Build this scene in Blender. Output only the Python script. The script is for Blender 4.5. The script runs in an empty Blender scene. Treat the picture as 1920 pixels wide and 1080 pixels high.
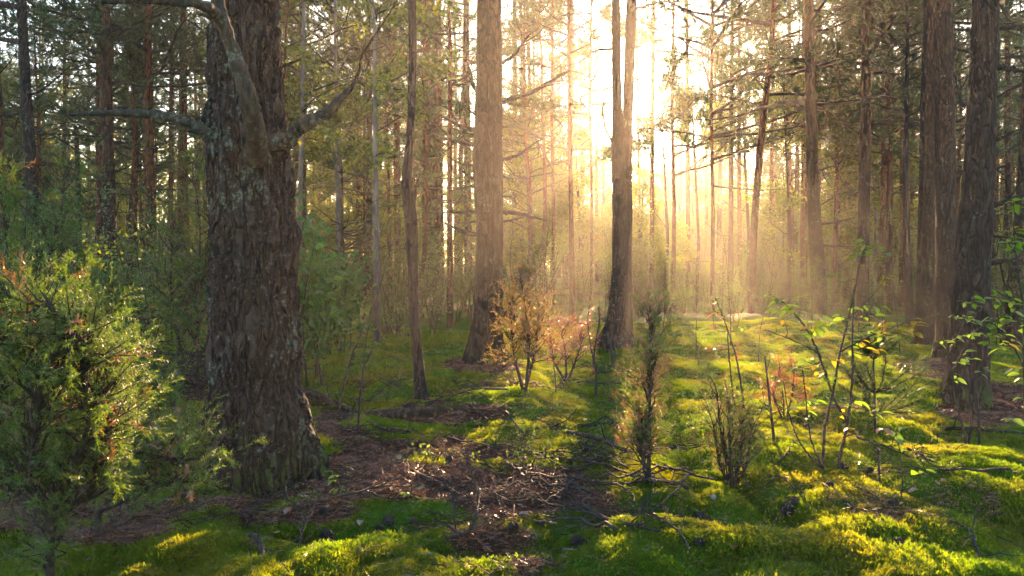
import bpy, math
import numpy as np

# ------------------------------------------------------------------ camera, light, air
SC = bpy.context.scene
COL = SC.collection
F, HZ, H = 1493.3, 490.0, 1.2            # focal length in photo pixels, horizon row, eye height
PITCH = math.atan((540 - HZ) / F)
cam = bpy.data.cameras.new('camera')
cam.sensor_width = 36.0
cam.lens = 28.0
cam.clip_start, cam.clip_end = 0.05, 2000.0
cam_ob = bpy.data.objects.new('camera', cam)
cam_ob.location = (0, 0, H)
cam_ob.rotation_euler = (math.pi / 2 - PITCH, 0, 0)
COL.objects.link(cam_ob)
SC.camera = cam_ob

SUN_AZ, SUN_EL = math.atan((1209 - 960) / F), math.radians(11.0)
S = np.array([math.sin(SUN_AZ) * math.cos(SUN_EL), math.cos(SUN_AZ) * math.cos(SUN_EL), math.sin(SUN_EL)])
world = bpy.data.worlds.new('World')
SC.world = world
world.use_nodes = True
wn = world.node_tree.nodes
sky = wn.new('ShaderNodeTexSky')
sky.sky_type = 'NISHITA'
sky.sun_disc = False
sky.sun_elevation = SUN_EL
sky.sun_rotation = SUN_AZ
sky.air_density, sky.dust_density, sky.ozone_density = 1.0, 1.5, 1.5
world.node_tree.links.new(sky.outputs[0], wn['Background'].inputs[0])
wn['Background'].inputs[1].default_value = 0.078

sun = bpy.data.lights.new('sun', 'SUN')
sun.energy = 5.0
sun.angle = math.radians(0.5)
sun.color = (1.0, 0.61, 0.32)
sun_ob = bpy.data.objects.new('sun', sun)
from mathutils import Vector
sun_ob.rotation_euler = Vector(S).to_track_quat('Z', 'Y').to_euler()
sun_ob.location = (6, 40, 30)
COL.objects.link(sun_ob)

SC.view_settings.view_transform = 'Standard'
SC.view_settings.look = 'None'
SC.view_settings.gamma = 1.0
SC.view_settings.use_curve_mapping = False
SC.view_settings.exposure = 3.4
HAZE_DENSITY, HAZE_G, HAZE_COL, HAZE_TOP = 0.0013, 0.72, (1.0, 0.93, 0.84, 1), 17.5

cy = SC.cycles
cy.use_denoising = True
cy.use_adaptive_sampling = True
cy.adaptive_threshold = 0.02
cy.max_bounces, cy.diffuse_bounces, cy.glossy_bounces = 6, 3, 1
cy.transmission_bounces, cy.volume_bounces, cy.transparent_max_bounces = 3, 0, 4
cy.sample_clamp_indirect = 4.0
cy.caustics_reflective = cy.caustics_refractive = False

# ------------------------------------------------------------------ numbers
R = np.random.default_rng(11)


def _hash(ix, iy, iz, seed):
    h = (ix.astype(np.int64) * 374761393 + iy.astype(np.int64) * 668265263 + iz.astype(np.int64) * 2147483647 + seed * 974711)
    h = (h ^ (h >> 13)) * 1274126177
    h = h & 0x7fffffff
    h = (h ^ (h >> 15)) * 73244475
    h = (h ^ (h >> 16)) & 0xffff
    return h / 32767.5 - 1.0


def noise3(x, y, z, seed=0):
    x, y, z = np.broadcast_arrays(np.asarray(x, float), np.asarray(y, float), np.asarray(z, float))
    ix, iy, iz = np.floor(x), np.floor(y), np.floor(z)
    fx, fy, fz = x - ix, y - iy, z - iz
    sx, sy, sz = [f * f * f * (f * (f * 6 - 15) + 10) for f in (fx, fy, fz)]
    def g(a, b, c): return _hash(ix + a, iy + b, iz + c, seed)
    x00 = g(0, 0, 0) * (1 - sx) + g(1, 0, 0) * sx
    x10 = g(0, 1, 0) * (1 - sx) + g(1, 1, 0) * sx
    x01 = g(0, 0, 1) * (1 - sx) + g(1, 0, 1) * sx
    x11 = g(0, 1, 1) * (1 - sx) + g(1, 1, 1) * sx
    return (x00 * (1 - sy) + x10 * sy) * (1 - sz) + (x01 * (1 - sy) + x11 * sy) * sz


def noise2(x, y, seed=0):
    x, y = np.broadcast_arrays(np.asarray(x, float), np.asarray(y, float))
    ix, iy = np.floor(x), np.floor(y)
    fx, fy = x - ix, y - iy
    sx, sy = [f * f * f * (f * (f * 6 - 15) + 10) for f in (fx, fy)]
    z0 = np.zeros_like(ix)
    def g(a, b): return _hash(ix + a, iy + b, z0, seed)
    return (g(0, 0) * (1 - sx) + g(1, 0) * sx) * (1 - sy) + (g(0, 1) * (1 - sx) + g(1, 1) * sx) * sy


def fbm2(x, y, seed=0, octv=3):
    a, t = 1.0, 0.0
    for o in range(octv):
        t = t + a * noise2(x * 2 ** o + 17.3 * o, y * 2 ** o - 9.1 * o, seed + o)
        a *= 0.5
    return t


def smooth(a, b, x):
    t = np.clip((x - a) / (b - a), 0, 1)
    return t * t * (3 - 2 * t)


CAM = np.array([0, 0, H])
cp, sp = math.cos(PITCH), math.sin(PITCH)


def ray(px, py):
    cx, cyy = (px - 960) / F, (540 - py) / F
    return np.array([cx, cp + cyy * sp, -sp + cyy * cp])


def at(px, py, d):
    r = ray(px, py)
    return CAM + r * (d / r[1])


def project(P):
    P = np.asarray(P, float) - CAM
    dep = P[..., 1] * cp - P[..., 2] * sp
    up = P[..., 1] * sp + P[..., 2] * cp
    dep = np.where(dep > 0.05, dep, 0.05)
    return 960 + F * P[..., 0] / dep, 540 - F * up / dep, dep


# sun-plane coordinates: every point of one sun ray has the same (u, v)
EU = np.array([math.cos(SUN_AZ), -math.sin(SUN_AZ), 0])
EV = np.cross(EU, -S)
if EV[2] < 0: EV = -EV


def uv(P):
    Q = np.asarray(P, float) - CAM
    return Q @ EU, Q @ EV


def clearings(P):
    """How open the wood is along the sun ray through P (0 closed, 1 open): where the dawn light gets in."""
    u, v = uv(P)
    n = noise2(u * 1.1, v * 1.6, 77) * 0.6 + noise2(u * 2.7, v * 3.9, 78) * 0.4
    n2_ = lambda u, v: noise2(u * 2.1 + 7, v * 2.1, 79) * .65 + noise2(u * 4.6, v * 4.6, 80) * .35
    a = smooth(-0.1, 0.2, u) * smooth(5.4, 4.4, u) * smooth(-4.6, -3.8, v) * smooth(-0.9, -1.35, v) * smooth(-.8, -.45, n)
    h = smooth(-2.4, -1.9, u) * smooth(.2, -.1, u) * smooth(-3.5, -2.9, v) * smooth(-2.0, -2.3, v) * smooth(-.1, .1, n2_(u, v))
    b = smooth(1.3, .8, np.hypot((u + 1.05) / 1.0, (v + 1.95) / 0.42)) * smooth(-.5, -.1, n + .1)
    n2 = n2_(u, v)
    c = smooth(1.15, .85, np.hypot((u - 0.1) / 3.4, (v - .4) / 3.2)) * smooth(-.06, .10, n2)
    f = smooth(-7.2, -6.4, u) * smooth(-3.0, -3.8, u) * smooth(-2.0, -1.2, v) * smooth(5.4, 4.4, v) * smooth(-.25, .05, n)
    g = smooth(1.25, .85, np.hypot((u + 0.7) / 1.35, (v - 2.5) / 2.8)) * smooth(-.42, -.22, n2)
    s0 = smooth(1.3, .7, np.hypot((u - .10) / .42, (v - .15) / .5))
    e = smooth(1.3, .8, np.hypot((u + 1.25) / 0.4, (v + 0.6) / 0.7))
    return np.maximum.reduce([a, b, c, e, f, g, h, s0])


# ------------------------------------------------------------------ the lie of the land
def _h(x, y):
    dist = np.hypot(x, y)
    near = smooth(40, 9, dist)
    base = 0.16 * noise2(x * 0.22 + 3.1, y * 0.22, 1) * smooth(0.5, 6, dist) + 0.35 * noise2(x * 0.045, y * 0.045 + 5, 2) * smooth(8, 40, dist)
    wx, wy = x + 0.15 * noise2(x * 2, y * 2, 5), y + 0.15 * noise2(x * 2 + 9, y * 2, 6)
    hum = np.abs(noise2(wx * 1.25, wy * 1.25, 3)) ** 0.75 * 0.14 + np.abs(noise2(wx * 2.9, wy * 2.9, 4)) ** 0.75 * 0.075
    fine = np.abs(noise2(wx * 7.3, wy * 7.3, 7)) ** 0.8 * 0.022 + 0.008 * noise2(x * 19, y * 19, 8)
    return base + near * (hum + fine * smooth(14, 6, dist)) - 0.07


HOLES = []       # (x, y, rx, ry, depth)
MOUNDS = []


def hgt(x, y):
    x, y = np.asarray(x, float), np.asarray(y, float)
    z = _h(x, y)
    for hx, hy, rx, ry, dz in HOLES:
        z = z + dz * np.exp(-(((x - hx) / rx) ** 2 + ((y - hy) / ry) ** 2) ** 1.5)
    return z


def on_ground(px, py):
    r = ray(px, py)
    t = 1.2 / max(-r[2], 1e-3)
    lo, hi = 0.3 * t, 1.7 * t
    for _ in range(40):
        m = 0.5 * (lo + hi)
        P = CAM + r * m
        if P[2] > hgt(P[0], P[1]): lo = m
        else: hi = m
    return CAM + r * lo


for px, py, rx, ry, dz in ((905, 1015, .26, .13, -.13), (640, 990, .3, .2, -.06), (830, 770, .3, .2, -.05), (1900, 830, .5, .4, -.1),
                           (485, 850, .55, .45, .10), (912, 668, .9, .7, .16), (1158, 640, .8, .7, .14), (1815, 750, .7, .6, .10),
                           (830, 955, .22, .08, .05), (1000, 950, .25, .1, .06), (650, 1010, .1, .08, .05), (1045, 862, .07, .06, .05)):
    q = on_ground(px, py)
    HOLES.append((q[0], q[1], rx, ry, dz))


def moss_amount(x, y):
    """1 = moss, 0 = needle litter."""
    z = hgt(x, y)
    px, py, dep = project(np.stack([x, y, z], -1))
    m = np.ones_like(x)
    for ex, ey, ax, ay in ((500, 905, 300, 70), (520, 960, 230, 40), (800, 880, 260, 75), (960, 915, 170, 60), (905, 682, 90, 22), (420, 770, 140, 60),
                           (150, 960, 260, 70), (640, 800, 70, 40), (905, 1015, 90, 30), (860, 775, 180, 26), (1850, 760, 130, 45), (1750, 690, 90, 25)):
        e = np.hypot((px - ex) / ax, (py - ey) / ay)
        m = np.minimum(m, smooth(0.55, 1.15, e))
    n = fbm2(x * 1.9, y * 1.9, 31, 4)
    m = m + 0.50 * n + 0.12 - 0.38 * smooth(9.5, 13.5, y)
    patch = smooth(0.52, 0.9, fbm2(x * 1.1 + 40, y * 1.1, 35, 3)) * 0.75
    return np.clip(smooth(0.38, 0.62, m) - patch * smooth(.1, -.3, n), 0, 1)


# ------------------------------------------------------------------ mesh helpers
class MB:
    def __init__(self):
        self.v, self.t, self.q, self.tm, self.qm, self.n = [], [], [], [], [], 0

    def add(self, v, t=None, q=None, m=0):
        v = np.asarray(v, np.float32).reshape(-1, 3)
        if t is not None and len(t):
            self.t.append(np.asarray(t, np.int32) + self.n); self.tm.append(np.full(len(t), m, np.int32))
        if q is not None and len(q):
            self.q.append(np.asarray(q, np.int32) + self.n); self.qm.append(np.full(len(q), m, np.int32))
        self.v.append(v); self.n += len(v)

    def mesh(self, name, mats=(), smooth_=True, attrs=None):
        me = bpy.data.meshes.new(name)
        v = np.concatenate(self.v) if self.v else np.zeros((0, 3), np.float32)
        t = np.concatenate(self.t) if self.t else np.zeros((0, 3), np.int32)
        q = np.concatenate(self.q) if self.q else np.zeros((0, 4), np.int32)
        me.vertices.add(len(v)); me.vertices.foreach_set('co', v.ravel())
        nl = len(t) * 3 + len(q) * 4
        me.loops.add(nl); me.loops.foreach_set('vertex_index', np.concatenate([t.ravel(), q.ravel()]).astype(np.int32))
        me.polygons.add(len(t) + len(q))
        st = np.concatenate([np.arange(len(t)) * 3, len(t) * 3 + np.arange(len(q)) * 4]).astype(np.int32)
        me.polygons.foreach_set('loop_start', st)
        mi = np.concatenate(self.tm + self.qm) if (self.tm or self.qm) else np.zeros(0, np.int32)
        me.polygons.foreach_set('material_index', mi)
        me.polygons.foreach_set('use_smooth', np.full(len(t) + len(q), bool(smooth_)))
        for m in mats: me.materials.append(m)
        for k, a in (attrs or {}).items():
            at_ = me.attributes.new(k, 'FLOAT', 'POINT'); at_.data.foreach_set('value', np.asarray(a, np.float32))
        me.update(calc_edges=True)
        return me


def ob(name, me, parent=None, loc=(0, 0, 0), **props):
    o = bpy.data.objects.new(name, me)
    COL.objects.link(o)
    if parent is not None: o.parent = parent
    o.location = loc
    for k, v in props.items():
        if v: o[k] = v
    return o


def thing(name, label, cat, loc=(0, 0, 0), group=None, me=None, rz=0.0, sc=1.0):
    o = ob(name, me, None, loc, label=label, category=cat, group=group)
    o.rotation_euler = (0, 0, rz)
    if sc != 1.0: o.scale = (sc, sc, sc)
    return o


def nrm(a):
    return a / np.maximum(np.linalg.norm(a, axis=-1, keepdims=True), 1e-9)


def tube(pts, rad, sides=6, cap=True):
    """Swept tube: vertices, quads and cap triangles."""
    pts = np.asarray(pts, float); n = len(pts)
    rad = np.broadcast_to(np.asarray(rad, float), (n,))
    T = nrm(np.gradient(pts, axis=0))
    ref = np.array([0.0, 0, 1]) if abs(T[0][2]) < 0.9 else np.array([1.0, 0, 0])
    N = nrm(np.cross(T, ref + 0.0)); B = np.cross(T, N)
    a = np.arange(sides) * 2 * math.pi / sides
    v = pts[:, None] + rad[:, None, None] * (np.cos(a)[None, :, None] * N[:, None] + np.sin(a)[None, :, None] * B[:, None])
    i = np.arange(n - 1)[:, None] * sides; j = np.arange(sides)[None]; k = (j + 1) % sides
    q = np.stack([i + j, i + k, i + sides + k, i + sides + j], -1).reshape(-1, 4)
    v = v.reshape(-1, 3)
    t = []
    if cap:
        v = np.concatenate([v, pts[:1], pts[-1:]])
        c0, c1 = n * sides, n * sides + 1
        t = [(c0, (s + 1) % sides, s) for s in range(sides)] + [(c1, (n - 1) * sides + s, (n - 1) * sides + (s + 1) % sides) for s in range(sides)]
    return v, q, t


def put(mb, pts, rad, sides=6, m=0, cap=True):
    v, q, t = tube(pts, rad, sides, cap)
    mb.add(v, t, q, m)


def frames(d, rng):
    """Rotation matrices taking +Z to each direction, with a random roll."""
    d = nrm(np.asarray(d, float)); k = len(d)
    ref = np.where(np.abs(d[:, 2:3]) < 0.95, np.array([[0, 0, 1.0]]), np.array([[1.0, 0, 0]]))
    x = nrm(np.cross(ref, d)); y = np.cross(d, x)
    r = rng.uniform(0, 2 * math.pi, k)[:, None]
    return np.stack([x * np.cos(r) + y * np.sin(r), -x * np.sin(r) + y * np.cos(r), d], -1)


def scatter(mb, tv, tt, pos, dirs, scale, rng, m=0):
    """Many transformed copies of one small template, merged into the builder."""
    k = len(pos)
    if not k: return
    M = frames(dirs, rng)
    s = np.broadcast_to(np.asarray(scale, float), (k,))
    V = np.einsum('kij,vj->kvi', M, tv) * s[:, None, None] + np.asarray(pos)[:, None]
    T = tt[None] + (np.arange(k) * len(tv))[:, None, None]
    mb.add(V.reshape(-1, 3), T.reshape(-1, 3), None, m)


def wobble(p0, d, L, n, rng, bend=0.15, lift=0.0):
    """A crooked twig line from p0 along d."""
    pts = [np.asarray(p0, float)]; d = nrm(np.asarray(d, float))
    for i in range(n - 1):
        d = nrm(d + rng.normal(0, bend, 3) + np.array([0, 0, lift]))
        pts.append(pts[-1] + d * L / (n - 1))
    return np.array(pts)


def curve(pts, n):
    """Smooth resampling of a polyline by arc length (Catmull-Rom)."""
    P = np.asarray(pts, float)
    if len(P) < 3:
        return P[0] + (P[-1] - P[0]) * np.linspace(0, 1, n)[:, None]
    P = np.vstack([2 * P[0] - P[1], P, 2 * P[-1] - P[-2]])
    L = np.concatenate([[0], np.cumsum(np.linalg.norm(np.diff(P[1:-1], axis=0), axis=1))])
    out = []
    for s in np.linspace(0, L[-1], n):
        i = min(np.searchsorted(L, s, side='right') - 1, len(L) - 2)
        t = (s - L[i]) / max(L[i + 1] - L[i], 1e-9)
        a, b, c, d = P[i], P[i + 1], P[i + 2], P[i + 3]
        out.append(0.5 * ((2 * b) + (c - a) * t + (2 * a - 5 * b + 4 * c - d) * t * t + (3 * b - a - 3 * c + d) * t ** 3))
    return np.array(out)


# ------------------------------------------------------------------ materials
def mat(name):
    m = bpy.data.materials.new(name); m.use_nodes = True
    nt = m.node_tree
    return m, nt, nt.nodes, nt.links


def ramp(nt, fac, stops):
    r = nt.nodes.new('ShaderNodeValToRGB')
    e = r.color_ramp.elements
    while len(e) < len(stops): e.new(0.5)
    for i, (p, c) in enumerate(stops):
        e[i].position = p; e[i].color = (*c, 1) if len(c) == 3 else c
    nt.links.new(fac, r.inputs[0])
    return r.outputs[0]


def noise_tex(nt, vec, scale, detail=4, rough=0.6):
    n = nt.nodes.new('ShaderNodeTexNoise'); n.inputs['Scale'].default_value = scale
    n.inputs['Detail'].default_value = detail; n.inputs['Roughness'].default_value = rough
    if vec is not None: nt.links.new(vec, n.inputs['Vector'])
    return n.outputs['Fac']


def mixc(nt, fac, a, b):
    m = nt.nodes.new('ShaderNodeMix'); m.data_type = 'RGBA'
    for s, v in ((m.inputs[0], fac), (m.inputs[6], a), (m.inputs[7], b)):
        if hasattr(v, 'is_output'): nt.links.new(v, s)
        elif isinstance(v, (int, float)): s.default_value = v
        else: s.default_value = (*v, 1)
    return m.outputs[2]


def leaf_mat(name, stops, trans, tmix=0.45, gloss=0.06, rough=0.35, drift=None):
    """Thin leaves and needles: diffuse, light coming through, a slight sheen. Colour varies leaf by leaf."""
    m, nt, N, L = mat(name)
    N.remove(N['Principled BSDF'])
    geo = N.new('ShaderNodeNewGeometry')
    c = ramp(nt, geo.outputs['Random Per Island'], stops)
    if drift:
        f = ramp(nt, noise_tex(nt, geo.outputs['Position'], drift[0], 4, .6), [(.42, (0, 0, 0)), (.62, (1, 1, 1))])
        c = mixc(nt, f, c, ramp(nt, geo.outputs['Random Per Island'], [(0, drift[1]), (1, drift[2])]))
    tr = N.new('ShaderNodeMix'); tr.data_type = 'RGBA'; tr.blend_type = 'MULTIPLY'; tr.inputs[0].default_value = 1
    L.new(c, tr.inputs[6]); tr.inputs[7].default_value = (*trans, 1)
    d = N.new('ShaderNodeBsdfDiffuse'); t = N.new('ShaderNodeBsdfTranslucent'); g = N.new('ShaderNodeBsdfGlossy')
    g.inputs['Roughness'].default_value = rough; g.inputs['Color'].default_value = (1, 1, 1, 1)
    L.new(c, d.inputs[0]); L.new(tr.outputs[2], t.inputs[0])
    a = N.new('ShaderNodeMixShader'); a.inputs[0].default_value = tmix
    L.new(d.outputs[0], a.inputs[1]); L.new(t.outputs[0], a.inputs[2])
    b = N.new('ShaderNodeMixShader'); b.inputs[0].default_value = gloss
    L.new(a.outputs[0], b.inputs[1]); L.new(g.outputs[0], b.inputs[2])
    L.new(b.outputs[0], N['Material Output'].inputs['Surface'])
    return m


def bark_mat(name, low, high=None, z0=3.0, z1=7.0, lichen=0.0, moss=0.0, k=1.0, bump=0.6):
    m, nt, N, L = mat(name)
    p = N['Principled BSDF']; p.inputs['Roughness'].default_value = 0.9; p.inputs['Specular IOR Level'].default_value = 0.2
    tc = N.new('ShaderNodeTexCoord'); mp = N.new('ShaderNodeMapping')
    mp.inputs['Scale'].default_value = (1, 1, 0.32); L.new(tc.outputs['Object'], mp.inputs['Vector'])
    n1 = noise_tex(nt, mp.outputs[0], 26 * k, 6, 0.65)
    wv = N.new('ShaderNodeMapping'); wv.inputs['Scale'].default_value = (1, 1, 0.26); L.new(tc.outputs['Object'], wv.inputs['Vector'])
    nd = N.new('ShaderNodeTexNoise'); nd.inputs['Scale'].default_value = 9 * k; nd.inputs['Detail'].default_value = 3; L.new(wv.outputs[0], nd.inputs['Vector'])
    av = N.new('ShaderNodeVectorMath'); av.operation = 'MULTIPLY_ADD'; L.new(nd.outputs['Color'], av.inputs[0]); av.inputs[1].default_value = (.16 / k,) * 3; L.new(wv.outputs[0], av.inputs[2])
    vo = N.new('ShaderNodeTexVoronoi'); vo.feature = 'DISTANCE_TO_EDGE'; vo.inputs['Scale'].default_value = 20 * k; L.new(av.outputs[0], vo.inputs['Vector'])
    plate = N.new('ShaderNodeMapRange'); L.new(vo.outputs['Distance'], plate.inputs[0]); plate.inputs[1].default_value = .01; plate.inputs[2].default_value = .16
    lo = np.array(low)
    c = ramp(nt, n1, [(0.30, tuple(lo * 0.45)), (0.5, tuple(lo)), (0.72, tuple(np.minimum(lo * 1.7 + 0.01, 1)))])
    n3 = noise_tex(nt, tc.outputs['Object'], 3.0, 3, 0.6)
    if high is not None:
        hi = np.array(high)
        c2 = ramp(nt, n1, [(0.3, tuple(hi * 0.55)), (0.52, tuple(hi)), (0.75, tuple(np.minimum(hi * 1.45, 1)))])
        sx = N.new('ShaderNodeSeparateXYZ'); L.new(tc.outputs['Object'], sx.inputs[0])
        ad = N.new('ShaderNodeMath'); ad.operation = 'MULTIPLY_ADD'; L.new(n3, ad.inputs[0]); ad.inputs[1].default_value = 4.0; L.new(sx.outputs[2], ad.inputs[2])
        mr = N.new('ShaderNodeMapRange'); L.new(ad.outputs[0], mr.inputs[0]); mr.inputs[1].default_value = z0 + 2; mr.inputs[2].default_value = z1 + 2
        c = mixc(nt, mr.outputs[0], c, c2)
    if lichen > 0:
        nl = noise_tex(nt, tc.outputs['Object'], 24, 8, 0.8)
        nl2 = noise_tex(nt, tc.outputs['Object'], 3.1, 3, 0.5)
        mm = N.new('ShaderNodeMath'); mm.operation = 'MULTIPLY_ADD'; L.new(nl2, mm.inputs[0]); mm.inputs[1].default_value = 0.45; L.new(nl, mm.inputs[2])
        f = ramp(nt, mm.outputs[0], [(0.86 - lichen * 0.065, (0, 0, 0)), (0.90 - lichen * 0.065, (1, 1, 1))])
        c = mixc(nt, f, c, mixc(nt, n1, (0.04, 0.055, 0.04), (0.15, 0.20, 0.15)))
    if moss > 0:
        sx = N.new('ShaderNodeSeparateXYZ'); L.new(tc.outputs['Object'], sx.inputs[0])
        nm = noise_tex(nt, tc.outputs['Object'], 6, 5, 0.7)
        ad = N.new('ShaderNodeMath'); ad.operation = 'MULTIPLY_ADD'; L.new(nm, ad.inputs[0]); ad.inputs[1].default_value = -1.6; L.new(sx.outputs[2], ad.inputs[2])
        mr = N.new('ShaderNodeMapRange'); L.new(ad.outputs[0], mr.inputs[0]); mr.inputs[1].default_value = -0.75 + moss; mr.inputs[2].default_value = -0.95 + moss
        c = mixc(nt, mr.outputs[0], c, (0.045, 0.06, 0.012))
    if bump > .3: c = mixc(nt, plate.outputs[0], tuple(lo * .62), c)          # the cracks show older, darker bark
    L.new(c, p.inputs['Base Color'])
    hs = N.new('ShaderNodeMath'); hs.operation = 'MULTIPLY_ADD'; L.new(n1, hs.inputs[0]); hs.inputs[1].default_value = .5; L.new(plate.outputs[0], hs.inputs[2])
    bp = N.new('ShaderNodeBump'); bp.inputs['Strength'].default_value = bump; bp.inputs['Distance'].default_value = 0.03
    L.new(hs.outputs[0], bp.inputs['Height']); L.new(bp.outputs[0], p.inputs['Normal'])
    return m


M = {}
M['bark_old'] = bark_mat('old_pine_bark', (0.036, 0.027, 0.022), None, lichen=1.15, moss=0.12, k=.85, bump=1.0)
M['bark_pine'] = bark_mat('pine_bark', (0.040, 0.027, 0.020), (0.105, 0.042, 0.019), 2.0, 6.0, lichen=0.25, moss=0.1)
M['bark_red'] = bark_mat('red_pine_bark', (0.052, 0.027, 0.018), (0.16, 0.058, 0.025), 0.8, 3.5, k=0.8)
M['bark_dark'] = bark_mat('dark_bark', (0.034, 0.026, 0.022), None, lichen=0.35, k=1.2)
M['bark_birch'] = bark_mat('pale_bark', (0.07, 0.06, 0.05), (0.17, 0.155, 0.135), 0.5, 2.5, k=0.7, bump=0.2)
M['bark_dead'] = bark_mat('dead_wood', (0.042, 0.034, 0.024), None, lichen=0.3, k=1.6)
M['limb'] = bark_mat('weathered_limb_wood', (0.040, 0.034, 0.025), None, lichen=0.45, k=1.6, bump=.25)
M['twig'] = bark_mat('twig_bark', (0.045, 0.033, 0.028), None, k=2, bump=0.2)
M['twig_grey'] = bark_mat('grey_twig', (0.045, 0.036, 0.030), None, k=2, bump=0.2, lichen=0.3)
M['pine'] = leaf_mat('pine_needles', [(0, (0.024, 0.058, 0.032)), (.6, (0.045, 0.085, 0.036)), (1, (0.085, 0.105, 0.03))], (1.7, 1.5, 0.6), 0.45, 0.03)
M['birch'] = leaf_mat('broad_leaves', [(0, (0.04, 0.08, 0.016)), (.6, (0.08, 0.12, 0.020)), (1, (0.13, 0.13, 0.025))], (2.6, 2.3, 0.6), 0.6, 0.03)
M['shrub'] = leaf_mat('shrub_leaves', [(0, (0.03, 0.068, 0.022)), (.7, (0.06, 0.11, 0.028)), (1, (0.1, 0.125, 0.03))], (2.2, 2.0, 0.6), 0.55, 0.05)
M['oak'] = leaf_mat('oak_leaves', [(0, (0.025, 0.085, 0.025)), (1, (0.05, 0.13, 0.035))], (2.0, 2.0, 0.7), 0.55, 0.025)
M['juniper'] = leaf_mat('juniper_needles', [(0, (0.03, 0.07, 0.012)), (.6, (0.065, 0.115, 0.018)), (1, (0.11, 0.14, 0.025))], (1.8, 1.75, 0.5), 0.5, 0.035, .5)
M['juniper_brown'] = leaf_mat('dry_juniper_needles', [(0, (0.10, 0.042, 0.018)), (.6, (0.15, 0.07, 0.025)), (1, (0.10, 0.10, 0.03))], (1.6, 1.3, 0.6), 0.5, 0.08)
M['juniper_gold'] = leaf_mat('golden_lit_juniper_needles', [(0, (0.12, 0.07, 0.022)), (.5, (0.15, 0.105, 0.032)), (1, (0.08, 0.105, 0.03))], (1.9, 1.7, 0.9), 0.55, 0.05)  # juniper needles with the golden backlight put into their colour
M['red'] = leaf_mat('red_leaves', [(0, (0.15, 0.03, 0.018)), (1, (0.21, 0.07, 0.025))], (1.4, 1.1, 0.7), 0.5, 0.06)
M['leaf'] = leaf_mat('sapling_leaf', [(0, (0.055, 0.12, 0.025)), (1, (0.07, 0.13, 0.025))], (3.2, 2.9, 0.6), 0.6, 0.05, .45)
M['leaf_yellow'] = leaf_mat('yellowing_leaf', [(0, (0.14, 0.12, 0.02)), (1, (0.16, 0.13, 0.02))], (2.6, 2.4, 0.5), 0.6, 0.05, .45)
M['leaf_orange'] = leaf_mat('orange_leaf', [(0, (0.24, 0.09, 0.025)), (1, (0.3, 0.10, 0.02))], (1.6, 1.2, 0.6), 0.5, 0.10)
M['moss'] = leaf_mat('moss_shoots', [(0, (0.030, 0.10, 0.004)), (.5, (0.060, 0.14, 0.005)), (1, (0.11, 0.17, 0.008))], (3.6, 2.7, 0.5), 0.6, 0.015, .6, (1.3, (0.055, 0.10, 0.008), (0.13, 0.15, 0.015)))
M['litter'] = leaf_mat('pine_needle_litter', [(0, (0.06, 0.024, 0.014)), (.6, (0.16, 0.062, 0.03)), (1, (0.26, 0.13, 0.07))], (1, 1, 1), 0.1, 0.06)
M['dry_leaf'] = leaf_mat('dry_leaf', [(0, (0.14, 0.085, 0.055)), (1, (0.27, 0.20, 0.16))], (1, .9, .8), 0.25, 0.08)


def ground_mat():
    m, nt, N, L = mat('forest_floor')
    p = N['Principled BSDF']; p.inputs['Roughness'].default_value = 0.95; p.inputs['Specular IOR Level'].default_value = 0.1
    tc = N.new('ShaderNodeTexCoord'); at_ = N.new('ShaderNodeAttribute'); at_.attribute_name = 'moss'
    n1 = noise_tex(nt, tc.outputs['Object'], 5, 6, 0.7); n2 = noise_tex(nt, tc.outputs['Object'], 45, 4, 0.7)
    green = ramp(nt, n1, [(0.3, (0.024, 0.062, 0.005)), (0.55, (0.048, 0.115, 0.007)), (0.75, (0.08, 0.14, 0.011))])
    brown = ramp(nt, n2, [(0.3, (0.022, 0.013, 0.009)), (0.55, (0.06, 0.032, 0.02)), (0.75, (0.12, 0.065, 0.04))])
    c = mixc(nt, at_.outputs['Fac'], brown, green)
    L.new(c, p.inputs['Base Color'])
    bp = N.new('ShaderNodeBump'); bp.inputs['Strength'].default_value = 0.7; bp.inputs['Distance'].default_value = 0.03
    L.new(n2, bp.inputs['Height']); L.new(bp.outputs[0], p.inputs['Normal'])
    return m


M['ground'] = ground_mat()

# ------------------------------------------------------------------ ground sheet and haze
def graded(lo, hi, step, end_lo, end_hi, g):
    a = list(np.arange(lo, hi, step)); s = step
    while a[-1] < end_hi: s *= g; a.append(a[-1] + s)
    b = []; s = step; x = lo
    while x > end_lo: s *= g; x -= s; b.append(x)
    return np.array(b[::-1] + a)


gx = graded(-3.2, 4.2, 0.035, -135, 135, 1.05)
gy = graded(2.3, 7.0, 0.034, -40, 165, 1.034)
XX, YY = np.meshgrid(gx, gy)
ZZ = hgt(XX, YY)
mo = moss_amount(XX, YY)
nx, ny = len(gx), len(gy)
i = np.arange(ny - 1)[:, None] * nx; j = np.arange(nx - 1)[None]
q = np.stack([i + j, i + j + 1, i + nx + j + 1, i + nx + j], -1).reshape(-1, 4)
mb = MB(); mb.add(np.stack([XX, YY, ZZ], -1), None, q)
ob('ground', mb.mesh('ground', [M['ground']], True, {'moss': mo.ravel()}), kind='structure')

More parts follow.
